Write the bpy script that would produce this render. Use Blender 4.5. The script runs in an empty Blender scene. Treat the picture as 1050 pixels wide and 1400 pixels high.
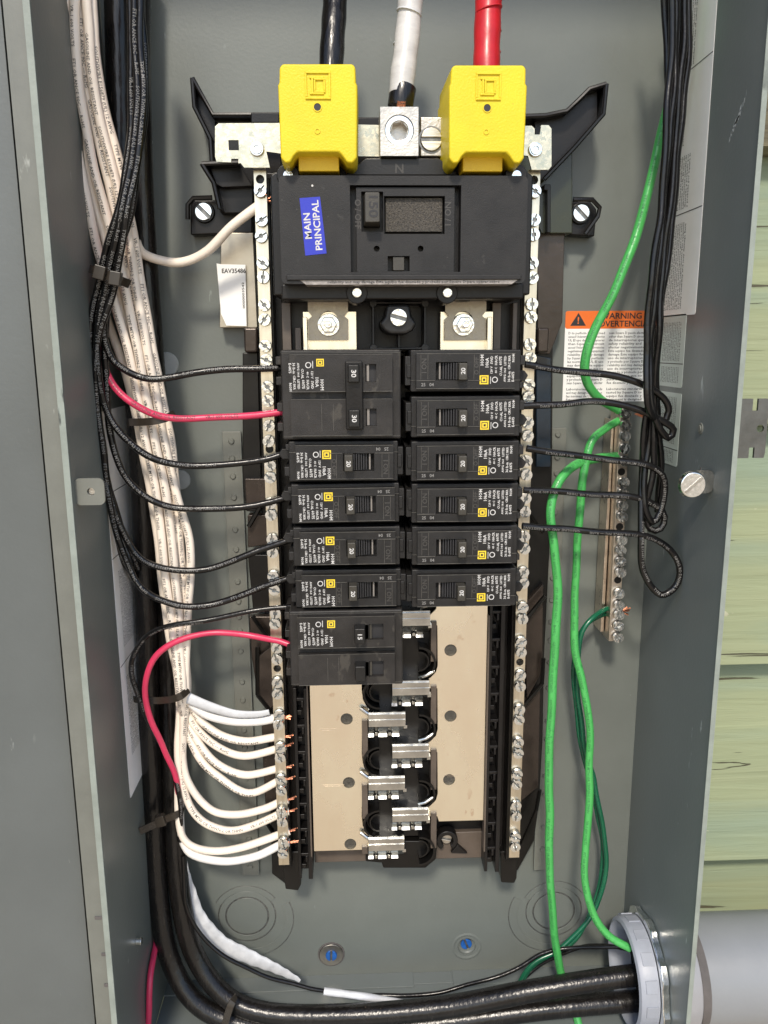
import bpy, math, random
from mathutils import Vector, Matrix
random.seed(7)
S = 0.001
scene = bpy.context.scene
col = scene.collection
# ------------------------------------------------------------------ camera (calibrated from the vanishing points)
F, CX, CY, D = 1100.0, 525.0, 700.0, 567.0
def _v(x, y): return Vector((x-CX, -(y-CY), -F))
_yd = _v(480, 474).normalized()
_dn = _v(559, 6054); _dn = (_dn - _yd*_dn.dot(_yd)).normalized()
_zd = -_dn
_xd = _yd.cross(_zd)
M3 = Matrix((_xd, _yd, _zd))                      # camera -> world
cam_d = bpy.data.cameras.new('camera'); cam = bpy.data.objects.new('camera', cam_d); col.objects.link(cam)
cam_d.sensor_fit = 'VERTICAL'; cam_d.sensor_height = 24; cam_d.lens = 24*F/1400
cam_d.clip_start = .01; cam_d.clip_end = 400
cam.matrix_world = Matrix.Translation((0, -D*S, 0)) @ M3.to_4x4()
scene.camera = cam
# ------------------------------------------------------------------ sky, sun, exposure
SUN_EL, SUN_AZ = math.radians(44), math.radians(189)   # azimuth from +Y, clockwise
world = bpy.data.worlds.new('World'); scene.world = world; world.use_nodes = True
wn = world.node_tree; bg = wn.nodes['Background']
sky = wn.nodes.new('ShaderNodeTexSky'); sky.sky_type = 'NISHITA'; sky.sun_disc = False
sky.sun_elevation = SUN_EL; sky.sun_rotation = SUN_AZ; sky.dust_density = 1.2; sky.air_density = 1.0
wn.links.new(sky.outputs[0], bg.inputs[0]); bg.inputs[1].default_value = 0.13
sd = bpy.data.lights.new('sun', 'SUN'); sd.energy = 1.9; sd.angle = math.radians(7); sd.color = (1, .91, .78)
sun = bpy.data.objects.new('sun', sd); col.objects.link(sun)
_dir = Vector((math.sin(SUN_AZ)*math.cos(SUN_EL), math.cos(SUN_AZ)*math.cos(SUN_EL), math.sin(SUN_EL)))
sun.rotation_euler = _dir.to_track_quat('Z', 'Y').to_euler()
scene.view_settings.view_transform = 'Standard'; scene.view_settings.look = 'None'
scene.view_settings.exposure = 0.75; scene.view_settings.gamma = 1
scene.cycles.max_bounces = 8

# ------------------------------------------------------------------ measuring: pixel + plane -> panel millimetres
def ray(px, py): return M3 @ _v(px, py)
def P(px, py, d):
    r = ray(px, py); t = (D-d)/r.y
    return (r.x*t, r.z*t)
def P3(px, py, d):
    a = P(px, py, d); return (a[0], a[1], d)
def PXw(px, py, X):                                # on a side wall, gives (Z, d)
    r = ray(px, py); t = X/r.x
    return (r.z*t, D-r.y*t)
def R(x0, y0, x1, y1, d):
    a, b, c, e = P(x0, y0, d), P(x1, y0, d), P(x0, y1, d), P(x1, y1, d)
    return ((a[0]+c[0])/2, (b[0]+e[0])/2, (c[1]+e[1])/2, (a[1]+b[1])/2)
def PL(pts, d): return [P(x, y, d) for x, y in pts]

# ------------------------------------------------------------------ materials
def nd(nt, t, **k):
    n = nt.nodes.new(t)
    for a, b in k.items(): setattr(n, a, b)
    return n
def mat(name, c, rough=.5, metal=0.0, var=.12, vs=120, bump=0.0, bs=900, coat=0.0, rvar=.1, tint=None, stretch=(1, 1, 1), spec=.5, specks=None):
    rvar = min(rvar, rough-.03)
    m = bpy.data.materials.new(name); m.use_nodes = True; nt = m.node_tree; L = nt.links
    b = nt.nodes['Principled BSDF']
    b.inputs['Metallic'].default_value = metal; b.inputs['Coat Weight'].default_value = coat
    b.inputs['Coat Roughness'].default_value = .2; b.inputs['Specular IOR Level'].default_value = spec
    tc = nd(nt, 'ShaderNodeTexCoord'); mp = nd(nt, 'ShaderNodeMapping'); mp.inputs['Scale'].default_value = stretch
    L.new(tc.outputs['Object'], mp.inputs[0])
    n = nd(nt, 'ShaderNodeTexNoise'); n.inputs['Scale'].default_value = vs; n.inputs['Detail'].default_value = 6; n.inputs['Roughness'].default_value = .65
    L.new(mp.outputs[0], n.inputs[0])
    cr = nd(nt, 'ShaderNodeValToRGB'); cr.color_ramp.elements[0].position = .3; cr.color_ramp.elements[1].position = .7
    t = tint or tuple(min(1, x*(1+var)) for x in c)
    cr.color_ramp.elements[0].color = tuple(x*(1-var) for x in c)+(1,); cr.color_ramp.elements[1].color = tuple(t)+(1,)
    L.new(n.outputs[0], cr.inputs[0]); out = cr.outputs[0]
    if specks:                                     # (colour, threshold, scale, stretch)
        mp2 = nd(nt, 'ShaderNodeMapping'); mp2.inputs['Scale'].default_value = specks[3]; L.new(tc.outputs['Object'], mp2.inputs[0])
        n2 = nd(nt, 'ShaderNodeTexNoise'); n2.inputs['Scale'].default_value = specks[2]; n2.inputs['Detail'].default_value = 5
        L.new(mp2.outputs[0], n2.inputs[0])
        c2 = nd(nt, 'ShaderNodeValToRGB'); c2.color_ramp.elements[0].position = specks[1]; c2.color_ramp.elements[1].position = specks[1]+.05
        L.new(n2.outputs[0], c2.inputs[0])
        mx = nd(nt, 'ShaderNodeMix', data_type='RGBA'); n4 = nd(nt, 'ShaderNodeTexNoise'); n4.inputs['Scale'].default_value = specks[2]*.12; n4.inputs['Detail'].default_value = 2; L.new(tc.outputs['Object'], n4.inputs[0])
        c4 = nd(nt, 'ShaderNodeValToRGB'); c4.color_ramp.elements[0].position = .45; c4.color_ramp.elements[1].position = .6; L.new(n4.outputs[0], c4.inputs[0])
        mm = nd(nt, 'ShaderNodeMath', operation='MULTIPLY'); L.new(c2.outputs[0], mm.inputs[0]); L.new(c4.outputs[0], mm.inputs[1])
        L.new(mm.outputs[0], mx.inputs[0]); L.new(out, mx.inputs[6]); mx.inputs[7].default_value = tuple(specks[0])+(1,)
        out = mx.outputs[2]
    L.new(out, b.inputs['Base Color'])
    mr = nd(nt, 'ShaderNodeMapRange'); mr.inputs[3].default_value = max(.03, rough-rvar); mr.inputs[4].default_value = min(1, rough+rvar)
    L.new(n.outputs[0], mr.inputs[0]); L.new(mr.outputs[0], b.inputs['Roughness'])
    if bump:
        n3 = nd(nt, 'ShaderNodeTexNoise'); n3.inputs['Scale'].default_value = bs; n3.inputs['Detail'].default_value = 3; L.new(mp.outputs[0], n3.inputs[0])
        bp = nd(nt, 'ShaderNodeBump'); bp.inputs['Strength'].default_value = bump; bp.inputs['Distance'].default_value = .0006
        L.new(n3.outputs[0], bp.inputs['Height']); L.new(bp.outputs[0], b.inputs['Normal'])
    return m
def spangle(name, c, scale, rough):
    m = mat(name, c, rough, 1.0, .15, 60, .15, 400); nt = m.node_tree; L = nt.links; b = nt.nodes['Principled BSDF']
    tc = nd(nt, 'ShaderNodeTexCoord'); v = nd(nt, 'ShaderNodeTexVoronoi'); v.inputs['Scale'].default_value = scale
    n = nd(nt, 'ShaderNodeTexNoise'); n.inputs['Scale'].default_value = scale*1.5; n.inputs['Detail'].default_value = 5
    L.new(tc.outputs['Object'], n.inputs[0])
    ad = nd(nt, 'ShaderNodeMix', data_type='VECTOR'); ad.inputs[0].default_value = .006
    L.new(tc.outputs['Object'], ad.inputs[4]); L.new(n.outputs[1], ad.inputs[5]); L.new(ad.outputs[1], v.inputs[0])
    cr = nd(nt, 'ShaderNodeValToRGB'); cr.color_ramp.elements[0].color = (c[0]*.8, c[1]*.8, c[2]*.76, 1); cr.color_ramp.elements[1].color = tuple(min(1, x*1.2) for x in c)+(1,)
    L.new(v.outputs['Color'], cr.inputs[0]); L.new(cr.outputs[0], b.inputs['Base Color'])
    mr = nd(nt, 'ShaderNodeMapRange'); mr.inputs[3].default_value = rough-.12; mr.inputs[4].default_value = rough+.15
    L.new(v.outputs['Color'], mr.inputs[0]); L.new(mr.outputs[0], b.inputs['Roughness'])
    return m
def siding_mat():
    m = mat('weathered sage paint', (.255, .29, .168), .7, 0, .14, 9, 0, stretch=(.25, 1, 2.5)); nt = m.node_tree; L = nt.links; b = nt.nodes['Principled BSDF']
    tc = nd(nt, 'ShaderNodeTexCoord')
    def noise(sc, st, det=8, dist=0):
        mp = nd(nt, 'ShaderNodeMapping'); mp.inputs['Scale'].default_value = st; L.new(tc.outputs['Object'], mp.inputs[0])
        n = nd(nt, 'ShaderNodeTexNoise'); n.inputs['Scale'].default_value = sc; n.inputs['Detail'].default_value = det; n.inputs['Distortion'].default_value = dist
        L.new(mp.outputs[0], n.inputs[0]); return n
    def ramp(src, p0, p1, c0=(0, 0, 0, 1), c1=(1, 1, 1, 1)):
        r = nd(nt, 'ShaderNodeValToRGB'); e = r.color_ramp.elements; e[0].position = p0; e[1].position = p1; e[0].color = c0; e[1].color = c1; L.new(src, r.inputs[0]); return r
    base = b.inputs['Base Color'].links[0].from_socket
    g1 = noise(14, (.3, 1, 3), 8, 1.2)
    tint = nd(nt, 'ShaderNodeMix', data_type='RGBA'); L.new(ramp(g1.outputs[0], .35, .65).outputs[0], tint.inputs[0]); L.new(base, tint.inputs[6]); tint.inputs[7].default_value = (.27, .30, .175, 1)
    g0 = noise(5, (.4, 1, 3), 4, .5)
    t1 = nd(nt, 'ShaderNodeMix', data_type='RGBA'); L.new(ramp(g0.outputs[0], .48, .62).outputs[0], t1.inputs[0]); L.new(tint.outputs[2], t1.inputs[6]); t1.inputs[7].default_value = (.215, .275, .195, 1)
    cr = noise(15, (.45, 1, 9), 12, 1.0)
    w = ramp(cr.outputs[0], .318, .334, (1, 1, 1, 1), (0, 0, 0, 1))
    t2 = nd(nt, 'ShaderNodeMix', data_type='RGBA'); L.new(w.outputs[0], t2.inputs[0]); L.new(t1.outputs[2], t2.inputs[6]); t2.inputs[7].default_value = (.075, .07, .04, 1)
    sp = noise(60, (.6, 1, 1.3), 3, .3)
    w2 = ramp(sp.outputs[0], .68, .70)
    t3 = nd(nt, 'ShaderNodeMix', data_type='RGBA'); L.new(w2.outputs[0], t3.inputs[0]); L.new(t2.outputs[2], t3.inputs[6]); t3.inputs[7].default_value = (.40, .40, .28, 1)
    L.new(t3.outputs[2], b.inputs['Base Color'])
    h = noise(20, (.35, 1, 6), 14, .6)
    ma = nd(nt, 'ShaderNodeMath', operation='SUBTRACT'); L.new(h.outputs[0], ma.inputs[0]); L.new(w.outputs[0], ma.inputs[1])
    bp = nd(nt, 'ShaderNodeBump'); bp.inputs['Strength'].default_value = .65; bp.inputs['Distance'].default_value = .0025
    L.new(ma.outputs[0], bp.inputs['Height']); L.new(bp.outputs[0], b.inputs['Normal'])
    return m
K = {}
K['paint'] = mat('grey green enamel', (.143, .157, .143), .38, 0, .12, 7, .14, 420, rvar=.14, specks=((.30, .33, .31), .70, 190, (1, 1, .3)))
K['paint2'] = mat('enamel tinted for bluish shade', (.138, .157, .155), .38, 0, .10, 7, .14, 420, rvar=.12, specks=((.33, .37, .37), .69, 170, (1, 1, .28)))  # same enamel as the back, bluish shade put into its colour
K['edge'] = mat('enamel edge lightened for siding glow', (.235, .265, .235), .5, 0, .15, 60, .2, 600, specks=((.05, .055, .05), .62, 130, (1, 1, .2)))  # light reflected off the siding painted into the colour; dark specks are chips
K['rail'] = mat('grey enamel rail', (.15, .155, .135), .38, 0, .1, 40, .1, 500, specks=((.30, .31, .28), .68, 150, (1, 1, .3)))
K['door'] = mat('cover enamel', (.108, .119, .116), .38, 0, .12, 5, .16, 420, rvar=.14, specks=((.24, .26, .25), .70, 200, (1, 1, .3)))
K['plastic'] = mat('black moulded plastic', (.0075, .0065, .0062), .36, 0, .4, 40, .12, 900, rvar=.1, spec=.35)
K['gloss'] = mat('glossy black plastic', (.006, .0055, .005), .3, 0, .4, 40, .08, 300, rvar=.08, spec=.35)
K['breaker'] = mat('dusty black breaker plastic', (.015, .0142, .0138), .46, 0, .35, 70, .22, 1800, rvar=.12, spec=.36, specks=((.035, .033, .03), .66, 260, (1, 1, 1)))
K['breaker2'] = mat('worn charcoal breaker plastic', (.020, .018, .0165), .5, 0, .5, 45, .25, 1500, rvar=.12, spec=.38, specks=((.05, .045, .038), .60, 130, (1, 1, .5)))
K['handle'] = mat('handle plastic', (.013, .0125, .012), .38, 0, .2, 60, .15, 1200, spec=.38)
K['handle_tan'] = mat('grey breaker handle plastic', (.042, .038, .030), .46, 0, .25, 60, .15, 1200)
K['rough'] = mat('pebbled black plastic', (.035, .030, .024), .6, 0, .9, 900, .9, 1500, tint=(.09, .078, .06))
K['pan'] = mat('pan tinted with brown reflection', (.055, .043, .036), .26, .5, .3, 30, .15, 300, rvar=.1)  # brown reflections are put into the base colour
K['zinc'] = spangle('zinc plated steel with spangle', (.56, .53, .42), 420, .34)
K['zincdull'] = spangle('mottled plated steel', (.36, .32, .26), 600, .45)
K['tin'] = mat('tin plated bus bar', (1.0, .89, .73), .27, 1, .06, 22, .8, 36, rvar=.12, stretch=(1, 1, .5), specks=((.82, .68, .53), .66, 120, (1.2, 1, .8)))
K['bar'] = mat('plated neutral bar', (.68, .62, .50), .30, 1, .2, 90, .3, 300, stretch=(2, 1, .15), rvar=.12)
K['stab'] = mat('bright plated stab', (.52, .52, .50), .24, 1, .25, 70, .4, 180, rvar=.1)
K['screw'] = mat('bright zinc screw', (.84, .88, .86), .17, 1, .18, 500, .3, 500, rvar=.1)
K['lug'] = mat('aluminium lug', (.50, .47, .42), .36, 1, .2, 120, .3, 900)
K['copper'] = mat('bare copper strands', (.80, .34, .20), .3, 1, .25, 900, .4, 2000)
K['brass'] = mat('ground bar metal', (.66, .58, .49), .3, 1, .2, 120, .2, 700)
K['yellow'] = mat('yellow moulded plastic', (.70, .545, .018), .48, 0, .07, 30, .35, 900, rvar=.12, spec=.35, specks=((.60, .46, .02), .66, 240, (1, 1, 1)))
K['yellow2'] = mat('deep yellow plastic', (.66, .44, .015), .5, 0, .05, 60, .2, 1500)
K['blue'] = mat('blue sticker', (.018, .03, .42), .38, 0, .05, 60)
K['orange'] = mat('orange label', (.78, .16, .02), .5, 0, .05, 60)
K['paper'] = mat('white label', (.86, .86, .84), .45, 0, .04, 60)
K['papergrey'] = mat('silver grey label', (.50, .56, .53), .42, 0, .06, 60)
K['ink'] = mat('black ink', (.02, .02, .022), .6, 0, 0, 60)
K['inkgrey'] = mat('grey ink', (.055, .052, .05), .6, 0, 0, 60)
K['white'] = mat('white print', (.56, .55, .53), .6, 0, .25, 500)
K['whitedim'] = mat('faint print', (.20, .195, .185), .6, 0, 0, 60)
K['logoy'] = mat('yellow print', (.80, .58, .03), .5, 0, 0, 60)
K['wblack'] = mat('black wire insulation', (.0065, .006, .006), .24, 0, .3, 120, .5, 200, rvar=.08, spec=.42)
K['jacket'] = mat('black cable jacket', (.008, .007, .0065), .26, 0, .5, 40, .6, 130, rvar=.12, spec=.45, stretch=(3, 3, .6), specks=((.07, .055, .042), .68, 160, (2, 2, .35)))
K['cream'] = mat('cream wire insulation', (.86, .765, .655), .38, 0, .05, 60, .15, 400, coat=.1)
K['wwhite'] = mat('white wire insulation', (.78, .76, .73), .38, 0, .05, 60, .15, 400, coat=.2)
K['pink'] = mat('pink red wire insulation', (.60, .035, .10), .36, 0, .08, 60, .15, 400, coat=.1)
K['red'] = mat('red tape', (.46, .011, .016), .36, 0, .2, 60, .6, 100, coat=.1)
K['tape'] = mat('white vinyl tape', (.56, .57, .585), .4, 0, .2, 60, .6, 110)
K['tapegrey'] = mat('grey white vinyl tape', (.55, .535, .51), .4, 0, .15, 60, .5, 120, coat=.2, stretch=(1, 1, 3))
K['green'] = mat('light green wire insulation', (.07, .40, .095), .3, 0, .12, 60, .25, 500, coat=.2, specks=((.045, .30, .075), .58, 500, (1, 1, 1)))
K['dkgreen'] = mat('dark green wire insulation', (.006, .105, .05), .26, 0, .1, 60, .15, 400, coat=.3)
K['pvc'] = mat('grey plastic conduit', (.22, .23, .24), .38, 0, .06, 14, .15, 300, specks=((.27, .28, .28), .70, 160, (.25, 1, 1)))
K['bushing'] = mat('grey plastic bushing', (.31, .33, .375), .42, 0, .08, 60, .15, 600)
K['hub'] = mat('pale grey fitting', (.29, .29, .30), .32, 0, .1, 40, .15, 300)
K['bluehead'] = mat('blue coated screw', (.02, .12, .42), .4, .2, .25, 300, .3, 700)
K['gasket'] = mat('dark gasket', (.10, .09, .085), .7, 0, .2, 60, .3, 500)
K['siding'] = siding_mat()
K['slotdark'] = mat('metal darkened for recess shade', (.22, .22, .21), .4, .8, .4, 300)  # shade inside slots, grooves and gaps, painted as a darker metal
K['emboss'] = mat('lighter embossing', (.045, .042, .038), .5, 0, .2, 300)  # lettering a little lighter than the plastic around it
K['tie'] = mat('brown black tie nylon', (.030, .024, .018), .28, 0, .3, 60)
K['brownboard'] = mat('dark brown siding board', (.10, .08, .05), .85, 0, .5, 40, .8, 60, stretch=(.2, 1, 4), tint=(.20, .18, .11))  # darker brown for one plank of the siding
K['printgreen'] = mat('dark green print', (.03, .17, .05), .5, 0, 0, 60)
K['ridge'] = mat('lighter plastic ridge', (.085, .08, .07), .5, 0, .4, 200)  # edge lines lighter than the breaker plastic
K['strapmetal'] = mat('galvanised strap', (.15, .15, .14), .42, .85, .2, 60, .2, 300)
K['ground'] = mat('tan bounce ground', (.52, .42, .30), .9, 0, .25, 2, .6, 40)  # bright tan, so the sheet throws warm light back

# ------------------------------------------------------------------ mesh builder, all in panel millimetres (X right, Z up, d = height above the back panel)
_tc = {}
def text2d(s, res=2, bold=0.0):
    k = (s, res, bold)
    if k not in _tc:
        c = bpy.data.curves.new('t', 'FONT'); c.body = s; c.resolution_u = res; c.size = 1; c.offset = bold; c.align_x = 'CENTER'; c.align_y = 'CENTER'
        o = bpy.data.objects.new('t', c); m = bpy.data.meshes.new_from_object(o)
        _tc[k] = ([(v.co.x, v.co.y) for v in m.vertices], [tuple(p.vertices) for p in m.polygons])
        bpy.data.objects.remove(o); bpy.data.meshes.remove(m); bpy.data.curves.remove(c)
    return _tc[k]
class MB:
    def __init__(s): s.v = []; s.f = []; s.cut = None
    def add(s, vs, fs):
        n = len(s.v); s.v += vs; s.f += [tuple(i+n for i in f) for f in fs]
    def box(s, x0, x1, z0, z1, d0, d1):
        s.prism([(x0, z0), (x1, z0), (x1, z1), (x0, z1)], d0, d1)
    def prism(s, pts, d0, d1, top=None):
        a = sum(pts[i][0]*pts[(i+1) % len(pts)][1]-pts[(i+1) % len(pts)][0]*pts[i][1] for i in range(len(pts)))
        if a < 0: pts = pts[::-1]; top = top[::-1] if top else None
        n = len(pts); t = top or pts
        vs = [(x, z, d0) for x, z in pts]+[(x, z, d1) for x, z in t]
        fs = [tuple(range(n-1, -1, -1)), tuple(range(n, 2*n))]+[(i, (i+1) % n, n+(i+1) % n, n+i) for i in range(n)]
        s.add(vs, fs)
    def cyl(s, x, z, d0, d1, r, n=20, r1=None):
        r1 = r if r1 is None else r1
        cs = [(math.cos(2*math.pi*i/n), math.sin(2*math.pi*i/n)) for i in range(n)]
        s.prism([(x+r*a, z+r*b) for a, b in cs], d0, d1, [(x+r1*a, z+r1*b) for a, b in cs])
    def ring(s, x, z, d0, d1, r0, r1, n=36, a0=0, a1=360):
        full = a1-a0 >= 360; m = n if full else n+1
        an = [math.radians(a0+(a1-a0)*i/n) for i in range(m)]
        vs = []
        for a in an:
            c, t = math.cos(a), math.sin(a)
            vs += [(x+r0*c, z+r0*t, d0), (x+r1*c, z+r1*t, d0), (x+r1*c, z+r1*t, d1), (x+r0*c, z+r0*t, d1)]
        fs = []
        for i in range(n):
            p, q = 4*i, 4*((i+1) % m)
            for j in range(4): fs.append((p+j, q+j, q+(j+1) % 4, p+(j+1) % 4))
        if not full: fs += [(0, 1, 2, 3), (4*n+3, 4*n+2, 4*n+1, 4*n)]
        s.add(vs, fs)
    def frame(s, x0, x1, z0, z1, d0, d1, w):
        s.box(x0, x1, z1-w, z1, d0, d1); s.box(x0, x1, z0, z0+w, d0, d1)
        s.box(x0, x0+w, z0+w, z1-w, d0, d1); s.box(x1-w, x1, z0+w, z1-w, d0, d1)
    def plate(s, outer, holes, d0, d1):
        c = bpy.data.curves.new('c', 'CURVE'); c.dimensions = '2D'; c.fill_mode = 'BOTH'; c.extrude = (d1-d0)/2
        for pts in [outer]+holes:
            sp = c.splines.new('POLY'); sp.points.add(len(pts)-1); sp.use_cyclic_u = True
            for i, (x, z) in enumerate(pts): sp.points[i].co = (x, z, 0, 1)
        o = bpy.data.objects.new('c', c); m = bpy.data.meshes.new_from_object(o)
        s.add([(v.co.x, v.co.y, v.co.z+(d0+d1)/2) for v in m.vertices], [tuple(p.vertices) for p in m.polygons])
        bpy.data.objects.remove(o); bpy.data.meshes.remove(m); bpy.data.curves.remove(c)
    def text(s, t, x, z, d, size, rot=0, h=0, sx=1.0, res=2, bold=.02):
        vs, fs = text2d(t, res, bold); c, q = math.cos(math.radians(rot)), math.sin(math.radians(rot))
        s.add([(x+size*(a*sx*c-b*q), z+size*(a*sx*q+b*c), d) for a, b in vs], fs)
    def tube(s, pts, r, n=12, cap=True, ref=None):
        rows = []; m = len(pts)
        V = [Vector(p) for p in pts]; T = []
        for i in range(m):
            t = V[min(i+1, m-1)]-V[max(i-1, 0)]; T.append(t.normalized() if t.length > 1e-9 else Vector((0, 1, 0)))
        N = T[0].cross(Vector((.31, .52, .79))).normalized()
        vs = []
        for i in range(m):
            N = (N-T[i]*N.dot(T[i])).normalized(); B = T[i].cross(N)
            ri = r(i/(m-1)) if callable(r) else r
            for j in range(n):
                a = 2*math.pi*j/n; vs.append(tuple(V[i]+(N*math.cos(a)+B*math.sin(a))*ri))
        fs = [(i*n+j, i*n+(j+1) % n, (i+1)*n+(j+1) % n, (i+1)*n+j) for i in range(m-1) for j in range(n)]
        if cap: fs += [tuple(range(n-1, -1, -1)), tuple((m-1)*n+j for j in range(n))]
        s.add(vs, fs)
    def mesh(s, name, m, org=(0, 0, 0), sharp=32):
        me = bpy.data.meshes.new(name)
        ox, oz, od = org
        # axes (X, Z, d) -> world (X, -d, Z): this mapping keeps handedness, so faces keep their sense
        me.from_pydata([((x-ox)*S, -(d-od)*S, (z-oz)*S) for x, z, d in s.v], [], s.f)
        me.materials.append(m)
        if s.cut:
            me.materials.append(s.cut[1])
            for i_ in range(s.cut[2], s.cut[0]): me.polygons[i_].material_index = 1
        me.validate(); me.update()
        me.polygons.foreach_set('use_smooth', [True]*len(me.polygons)); me.set_sharp_from_angle(angle=math.radians(sharp))
        return me
ORG = {}
def link(name, me, parent, org):
    o = bpy.data.objects.new(name, me); col.objects.link(o)
    if parent is not None:
        o.parent = parent; po = ORG[parent.name]
        o.location = ((org[0]-po[0])*S, -(org[2]-po[2])*S, (org[1]-po[1])*S)
    else: o.location = (org[0]*S, -org[2]*S, org[1]*S)
    ORG[o.name] = org
    return o
def part(mb, name, m, parent=None, bevel=0, seg=2, org=None, sharp=32, kind=None):
    if org is None: org = ORG[parent.name] if parent is not None else mb.v[0]
    o = link(name, mb.mesh(name, m if not isinstance(m, str) else K[m], org, sharp), parent, org)
    if bevel:
        b = o.modifiers.new('bevel', 'BEVEL'); b.width = bevel*S; b.segments = seg; b.limit_method = 'ANGLE'; b.angle_limit = math.radians(40); b.harden_normals = True
    if kind: o['kind'] = kind
    return o
def thing(name, X, Z, d, label, cat, group=None):
    return tag(link(name, None, None, (X, Z, d)), label, cat, group)
def tag(o, label=None, cat=None, group=None, kind=None):
    if label: o['label'] = label
    if cat: o['category'] = cat
    if group: o['group'] = group
    if kind: o['kind'] = kind
    return o
def inst(me, name, parent, X, Z, d, rot=0, like=None):
    o = link(name, me, parent, (X, Z, d)); o.rotation_euler = (0, rot, 0)
    if like is not None:
        for mo in like.modifiers:
            b = o.modifiers.new('bevel', 'BEVEL'); b.width = mo.width; b.segments = mo.segments; b.limit_method = 'ANGLE'; b.angle_limit = mo.angle_limit; b.harden_normals = True
    return o
def copy_tree(o, parent=None):
    c = o.copy(); col.objects.link(c)
    if parent is not None: c.parent = parent
    for ch in list(o.children): copy_tree(ch, c)
    return c
def B(name, rect, d0, d1, m, parent, bevel=.6, **k):
    mb = MB(); mb.box(rect[0], rect[1], rect[2], rect[3], d0, d1); return part(mb, name, m, parent, bevel, **k)
def circ(x, z, r, n=20): return [(x+r*math.cos(2*math.pi*i/n), z+r*math.sin(2*math.pi*i/n)) for i in range(n)]
def rrect(x0, x1, z0, z1, r, n=4):
    o = []
    for cx, cz, a in ((x1-r, z1-r, 0), (x0+r, z1-r, 90), (x0+r, z0+r, 180), (x1-r, z0+r, 270)):
        for i in range(n+1):
            t = math.radians(a+90*i/n); o.append((cx+r*math.cos(t), cz+r*math.sin(t)))
    return o

# ================================================================== SETTING
g = MB(); g.add([(-60000, -1250, 80000), (60000, -1250, 80000), (60000, -1250, -60), (-60000, -1250, -60)], [(0, 1, 2, 3)])  # unseen ground sheet, added for warm bounce and reflections
tag(part(g, 'ground', 'ground', org=(0, -1250, 0)), kind='structure')
sw = thing('siding_wall', 0, -1250, -60, 'weathered sage green lap siding wall behind the electrical box', 'wall')
zj = [130+189*3, 130+189*2, 130+189, 130, -59, -246, -417, -590, -775, -950, -1125]
for i in range(len(zj)-1):
    mb = MB(); z1, z0 = zj[i]+14, zj[i+1]+random.uniform(-.6, .6)
    for xa, xb in ((-900, 1100),):
        prof = [(z0, -21), (z0+2.5, -11), (z1, -34), (z1, -44), (z0, -32)]
        n = len(prof); vs = [(xa, z, d) for z, d in prof]+[(xb, z, d) for z, d in prof]
        mb.add(vs, [tuple(range(n)), tuple(range(2*n-1, n-1, -1))]+[(j, n+j, n+(j+1) % n, (j+1) % n) for j in range(n)])
    part(mb, 'plank', 'brownboard' if i == 2 else 'siding', sw, org=(random.uniform(-300, 300), z0, -30))

# ================================================================== ENCLOSURE
XL, XR, ZB, ZT, DF = -155.0, 215.0, -502.0, 330.0, 123.0
enc = thing('electrical_enclosure', 30, ZB, 0, 'grey green steel breaker box standing open, its cover swung to the left', 'electrical box')
# back panel with two real mounting holes
bpn = MB(); bx, bz = P(453, 1304, 0); b2x, b2z = P(638, 1294, 0)
bpn.plate([(XL, ZB), (XR, ZB), (XR, ZT), (XL, ZT)], [circ(b2x, b2z, 7.5, 24)], -1.5, 0)
back = part(bpn, 'back_panel', 'paint', enc)
mb = MB()
for (r0, r1, da, db) in ((12.5, 11, .02, .5), (11, 9.5, .5, .1), (9.5, 7, .1, -3), (7, 2, -3, -4.5)):
    n = 32; a = [(math.cos(2*math.pi*i/n), math.sin(2*math.pi*i/n)) for i in range(n)]
    mb.add([(b2x+r0*c, b2z+r0*s, da) for c, s in a]+[(b2x+r1*c, b2z+r1*s, db) for c, s in a], [(i, (i+1) % n, n+(i+1) % n, n+i) for i in range(n)])
mb.cyl(b2x, b2z, -6, -4.4, 3); part(mb, 'mounting_dimple', 'paint', enc, sharp=80)
def bolt_head(x, z, d, r, parent, m='bluehead', name='mounting_screw'):
    mb = MB(); mb.cyl(0, 0, 0, 1.0, r*.97, 22); mb.cut = (len(mb.f), K['slotdark'], 0); k_ = r*.16
    for sg in (1, -1):
        pts = [(sg*k_, -r*.97)]+[(sg*r*math.sin(math.radians(a)), -r*math.cos(math.radians(a))) for a in range(14, 168, 19)]+[(sg*k_, r*.97)]
        mb.prism(pts, .9, 2.2, [(a*.93+sg*.04*r, b*.93) for a, b in pts])
    o = part(mb, name, m, parent, .25, org=(0, 0, 0)); po = ORG[parent.name]; o.location = ((x-po[0])*S, -(d-po[2])*S, (z-po[1])*S); o.rotation_euler = (0, ((x*7.3+z*3.1) % 3.1), 0)
    return o
bolt_head(b2x, b2z+.5, -3.6, 4.6, enc)
mb = MB(); mb.ring(bx, bz, 0, 1.6, 4, 9.6, 32); part(mb, 'washer', 'lug', enc, .3); bolt_head(bx, bz, .8, 4.6, enc)
mb = MB(); mb.ring(bx, bz, -.2, .9, 9.8, 10.8, 32); part(mb, 'gasket', 'gasket', enc, .2)
def wall(name, x0, x1, z0, z1, d0, d1, m='paint', bev=.4):
    mb = MB(); mb.box(x0, x1, z0, z1, d0, d1); return part(mb, name, m, enc, bev)
wall('side_wall', XL-1.6, XL, ZB, ZT, 0, DF)
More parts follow.
